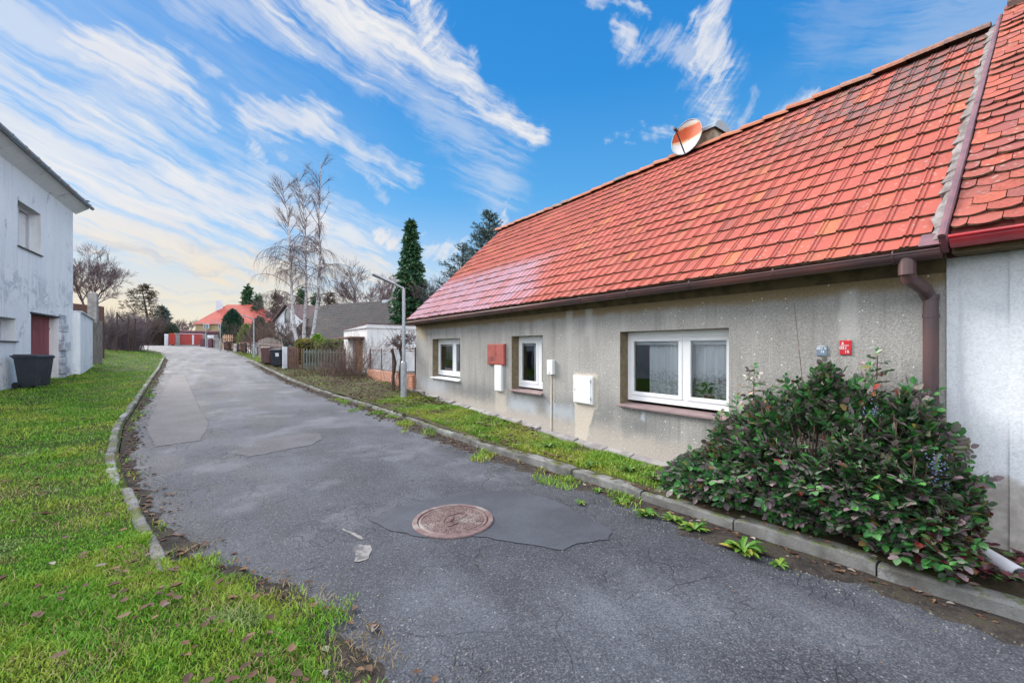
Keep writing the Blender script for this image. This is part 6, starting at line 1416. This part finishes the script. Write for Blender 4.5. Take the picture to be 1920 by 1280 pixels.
# ------------------------------------------------------------------ sky
SUN_AZ,SUN_EL=-22.,32.      # azimuth from +y towards +x, elevation
def sky():
    t=NT('World',True); SC.world=t.mat
    g=t.n('ShaderNodeTexCoord').outputs['Generated']; d=t.vm('NORMALIZE',g); x,y,z=t.sep(d)
    az=t.m('ARCTAN2',x,y); el=t.m('ARCSINE',z)
    sk=t.n('ShaderNodeTexSky',sky_type='NISHITA'); sk.sun_disc=False; sk.sun_elevation=rad(SUN_EL); sk.sun_rotation=rad(SUN_AZ); sk.air_density=1.; sk.dust_density=.3; sk.ozone_density=2.5; sk.altitude=300
    hs=t.n('ShaderNodeHueSaturation'); hs.inputs['Saturation'].default_value=1.3; hs.inputs['Value'].default_value=1.; t.set(hs.inputs['Color'],sk.outputs[0]); base=hs.outputs[0]
    KS=1/(SKY*2**2.1); gr=t.ramp(t.m('DIVIDE',el,1.5708),[(0.,(.60,.72,.86)),(.10,(.36,.62,.88)),(.22,(.11,.42,.83)),(.36,(.032,.29,.75)),(.6,(.016,.22,.66))]); base=t.mix(.86,base,t.vm('SCALE',gr,KS))
    P=t.comb(az,el,0.)
    wn=t.noise(P,5.,4,.6,0,True); W=t.vm('ADD',P,t.vm('SCALE',t.vm('SUBTRACT',wn,(.5,.5,.5)),.11))
    wn2=t.noise(P,22.,4,.65,0,True); W=t.vm('ADD',W,t.vm('SCALE',t.vm('SUBTRACT',wn2,(.5,.5,.5)),.034))
    def ae(u,v): 
        r=(u-960)/FPX; return (math.atan(r)+rad(YAW), math.atan((HOR-v)/FPX*math.cos(math.atan(r))))
    # fibres drawn out along the wind, two directions
    Wf=t.vm('ADD',P,t.vm('ADD',t.vm('SCALE',t.vm('SUBTRACT',wn,(.5,.5,.5)),.05),t.vm('SCALE',t.vm('SUBTRACT',wn2,(.5,.5,.5)),.010))); Q=t.mapg(Wf,rot=(0,0,rad(19))); fib1=t.sm(t.m('ADD',t.m('MULTIPLY',t.noise(t.mapg(Q,(4.,26.,1)),1.,6,.60,.5),.7),t.m('MULTIPLY',t.noise(t.mapg(Q,(8.,100.,1)),1.,5,.62,.3),.3)),.33,.67,smooth=False)
    Q2=t.mapg(Wf,rot=(0,0,rad(-50))); fib2=t.sm(t.m('ADD',t.m('MULTIPLY',t.noise(t.mapg(Wf,(8.,13.,1)),1.4,7,.66,.8),.6),t.m('MULTIPLY',t.noise(t.mapg(Q2,(9.,80.,1)),1.,5,.65,.5),.4)),.36,.66,smooth=False)
    soft=t.noise(t.mapg(Q,(4.,14.,1)),1.3,5,.6)
    cl=None
    def seg(a,b,w0,w1,k,fib,lo=.30,hi=1.15,edge=.0):
        nonlocal cl
        A=ae(*a); B=ae(*b); ab=(B[0]-A[0],B[1]-A[1],0); L2=ab[0]**2+ab[1]**2
        pa=t.vm('SUBTRACT',W,(A[0],A[1],0)); h=t.m('MULTIPLY',t.vm('DOT_PRODUCT',pa,ab),1/L2,clamp=True)
        dist=t.vm('LENGTH',t.vm('SUBTRACT',pa,t.vm('SCALE',ab,None) if False else t.vm('MULTIPLY',t.comb(h,h,0.),ab)))
        w=t.m('ADD',t.m('MULTIPLY',h,1.5*(w1-w0)/FPX),1.5*w0/FPX)
        q=t.m('SUBTRACT',1.,t.m('DIVIDE',dist,w),clamp=True)
        den=t.m('ADD',t.m('MULTIPLY',q,1.15),t.m('MULTIPLY',t.m('SUBTRACT',fib,.66),1.15)); den=t.m('MULTIPLY',den,t.sm(q,0.,.45))
        den=t.m('MULTIPLY',t.sm(den,.0,1.05),k)
        cl=den if cl is None else t.m('MAXIMUM',cl,den)
    f1,f2=fib1,fib2
    # main feathered streak, upper middle
    seg((520,-60),(700,60),70,60,.9,f1); seg((600,-40),(790,110),46,44,1.,f1); seg((770,100),(1015,268),46,20,1.,f1); seg((640,60),(800,140),50,50,.5,f1); seg((800,160),(930,330),56,70,.42,f1)
    seg((772,-50),(800,80),26,40,.95,f2); seg((795,75),(960,225),34,20,.9,f1); seg((880,100),(900,190),16,22,.6,f2); seg((360,-30),(640,90),46,30,.45,f1)
    # upper left fans
    seg((-60,-20),(180,110),40,50,.6,f1); seg((190,90),(300,150),36,50,1.,f1); seg((240,110),(345,190),40,30,.95,f1); seg((330,170),(400,240),26,20,.7,f1); seg((370,142),(415,152),16,12,.5,f1)
    seg((455,215),(610,225),34,40,.85,f1); seg((468,205),(474,285),14,16,.6,f2); seg((600,235),(680,265),26,20,.45,f1); seg((665,280),(775,318),26,24,.75,f1); seg((662,290),(720,365),16,16,.4,f2); seg((500,240),(525,290),18,16,.35,f2)
    # broad band on the left
    seg((-120,95),(160,235),40,50,.9,f1); seg((150,225),(420,345),52,46,.95,f1); seg((400,330),(585,420),44,34,.9,f1); seg((180,190),(430,330),60,50,.55,f1)
    seg((-60,205),(240,345),44,44,.85,f1); seg((230,330),(500,440),40,36,.9,f1); seg((20,300),(330,420),50,50,.95,f1); seg((320,410),(540,500),46,40,.9,f1); seg((100,390),(420,500),56,56,.9,f1); seg((260,470),(560,530),44,40,.8,f1)
    seg((560,380),(740,440),34,30,.55,f1); seg((480,320),(620,395),30,26,.5,f1)
    # low cumulus scraps
    seg((705,440),(738,452),18,22,1.,f2); seg((640,450),(720,500),40,34,.8,f1); seg((800,468),(860,470),26,24,.8,f2); seg((800,440),(806,470),12,16,.8,f2); seg((740,510),(860,520),40,34,.6,f1); seg((935,425),(948,385),12,14,.7,f2); seg((600,470),(760,540),46,40,.8,f1)
    # right-hand wisps
    seg((1352,-50),(1318,60),26,26,.9,f2); seg((1316,60),(1352,190),28,30,.85,f2); seg((1150,55),(1180,78),14,20,.9,f1); seg((1175,75),(1330,110),22,30,.5,f2); seg((1110,-6),(1215,22),14,9,.7,f1); seg((1135,248),(1262,242),10,18,.8,f1); seg((1225,232),(1265,262),10,12,.5,f1); seg((1335,160),(1350,260),46,40,.4,f2); seg((1475,205),(1525,168),16,12,.7,f2); seg((1395,225),(1425,165),14,12,.4,f2); seg((1800,60),(1980,-60),110,140,.28,f1); seg((1560,30),(1700,-20),60,50,.18,f1)
    # bright cloud cover added as fill light, unseen overhead and behind the camera
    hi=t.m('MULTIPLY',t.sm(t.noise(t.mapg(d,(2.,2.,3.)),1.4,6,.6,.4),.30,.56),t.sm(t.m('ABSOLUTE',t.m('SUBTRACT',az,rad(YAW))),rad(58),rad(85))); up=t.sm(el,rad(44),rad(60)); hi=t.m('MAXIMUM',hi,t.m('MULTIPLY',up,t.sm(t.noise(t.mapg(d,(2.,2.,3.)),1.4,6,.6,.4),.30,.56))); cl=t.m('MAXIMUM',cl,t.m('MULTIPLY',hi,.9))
    # veil thickening to the horizon on the sunset side
    sun_side=t.m('ABSOLUTE',t.m('SUBTRACT',az,rad(-8))); low=t.sm(el,rad(19),rad(4)); side=t.sm(sun_side,rad(60),rad(14))
    veil=t.m('MULTIPLY',t.m('MULTIPLY',low,side),t.m('ADD',.30,t.m('MULTIPLY',soft,.75)))
    veil=t.m('MAXIMUM',veil,t.m('MULTIPLY',t.sm(el,rad(9),0.),.45))
    thin=t.m('MULTIPLY',t.m('MULTIPLY',t.sm(el,rad(40),rad(24)),t.sm(az,rad(24),rad(-4))),t.sm(fib1,.0,1.,.25,.75)); veil=t.m('MAXIMUM',veil,t.m('MULTIPLY',thin,.42))
    cl=t.m('MAXIMUM',cl,t.m('MULTIPLY',veil,.95))
    warm=t.m('MULTIPLY',t.sm(el,rad(16),rad(3.5)),t.sm(sun_side,rad(56),rad(14)))
    cool=t.mix(t.sm(soft,.35,.6),(6.6,6.9,7.6),(7.6,7.6,7.7))
    cc=t.mix(warm,cool,(8.8,6.9,4.3))
    bars=t.m('MULTIPLY',t.m('MULTIPLY',t.sm(t.noise(t.mapg(W,(3.5,42.,1)),1.,4,.55),.5,.68),t.sm(el,rad(2),rad(5))),t.sm(el,rad(14),rad(8)))
    cc=t.mix(t.m('MULTIPLY',bars,.6),cc,(5.2,4.9,5.2))
    col=t.mix(cl,base,t.vm('SCALE',cc,t.m('ADD',CLOUD,t.m('MULTIPLY',hi,FILL_CLOUD))))
    bg=t.n('ShaderNodeBackground'); t.set(bg.inputs['Color'],col); bg.inputs['Strength'].default_value=SKY
    o=t.n('ShaderNodeOutputWorld'); t.t.links.new(bg.outputs[0],o.inputs[0])
CLOUD,FILL_CLOUD,SKY=.54,1.6,.05
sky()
L=bpy.data.lights.new('sun','SUN'); L.energy=1.5; L.angle=rad(26); L.color=(1.,.93,.84)
so=bpy.data.objects.new('sun',L); COL.objects.link(so)
sd=Vector((math.sin(rad(SUN_AZ))*math.cos(rad(SUN_EL)),math.cos(rad(SUN_AZ))*math.cos(rad(SUN_EL)),math.sin(rad(SUN_EL))))
so.rotation_euler=sd.to_track_quat('Z','Y').to_euler(); so.location=(0,0,30)
# ------------------------------------------------------------------ camera and render settings
cam=bpy.data.cameras.new('camera'); cam.sensor_width=36; cam.lens=36*FPX/1920; cam.shift_y=(HOR-640)/1920; cam.clip_start=.05; cam.clip_end=3000
co=bpy.data.objects.new('camera',cam); COL.objects.link(co); co.location=(0,0,EYE); co.rotation_euler=(rad(90),0,-rad(YAW)); SC.camera=co
vs=SC.view_settings; SC.display_settings.display_device='sRGB'; vs.view_transform='Standard'; vs.look='None'; vs.exposure=2.08; vs.gamma=1; vs.use_curve_mapping=False
SC.render.engine='CYCLES'; c=SC.cycles; c.max_bounces=7; c.diffuse_bounces=3; c.glossy_bounces=3; c.transmission_bounces=4; c.transparent_max_bounces=12; c.use_denoising=True; c.sampling_pattern='BLUE_NOISE'; SC.world.cycles.sampling_method='MANUAL'; SC.world.cycles.sample_map_resolution=512; c.use_adaptive_sampling=False; c.caustics_reflective=False; c.caustics_refractive=False; c.sample_clamp_indirect=6
try: c.denoiser='OPENIMAGEDENOISE'; c.denoising_input_passes='RGB_ALBEDO_NORMAL'; c.denoising_prefilter='ACCURATE'
except Exception: pass
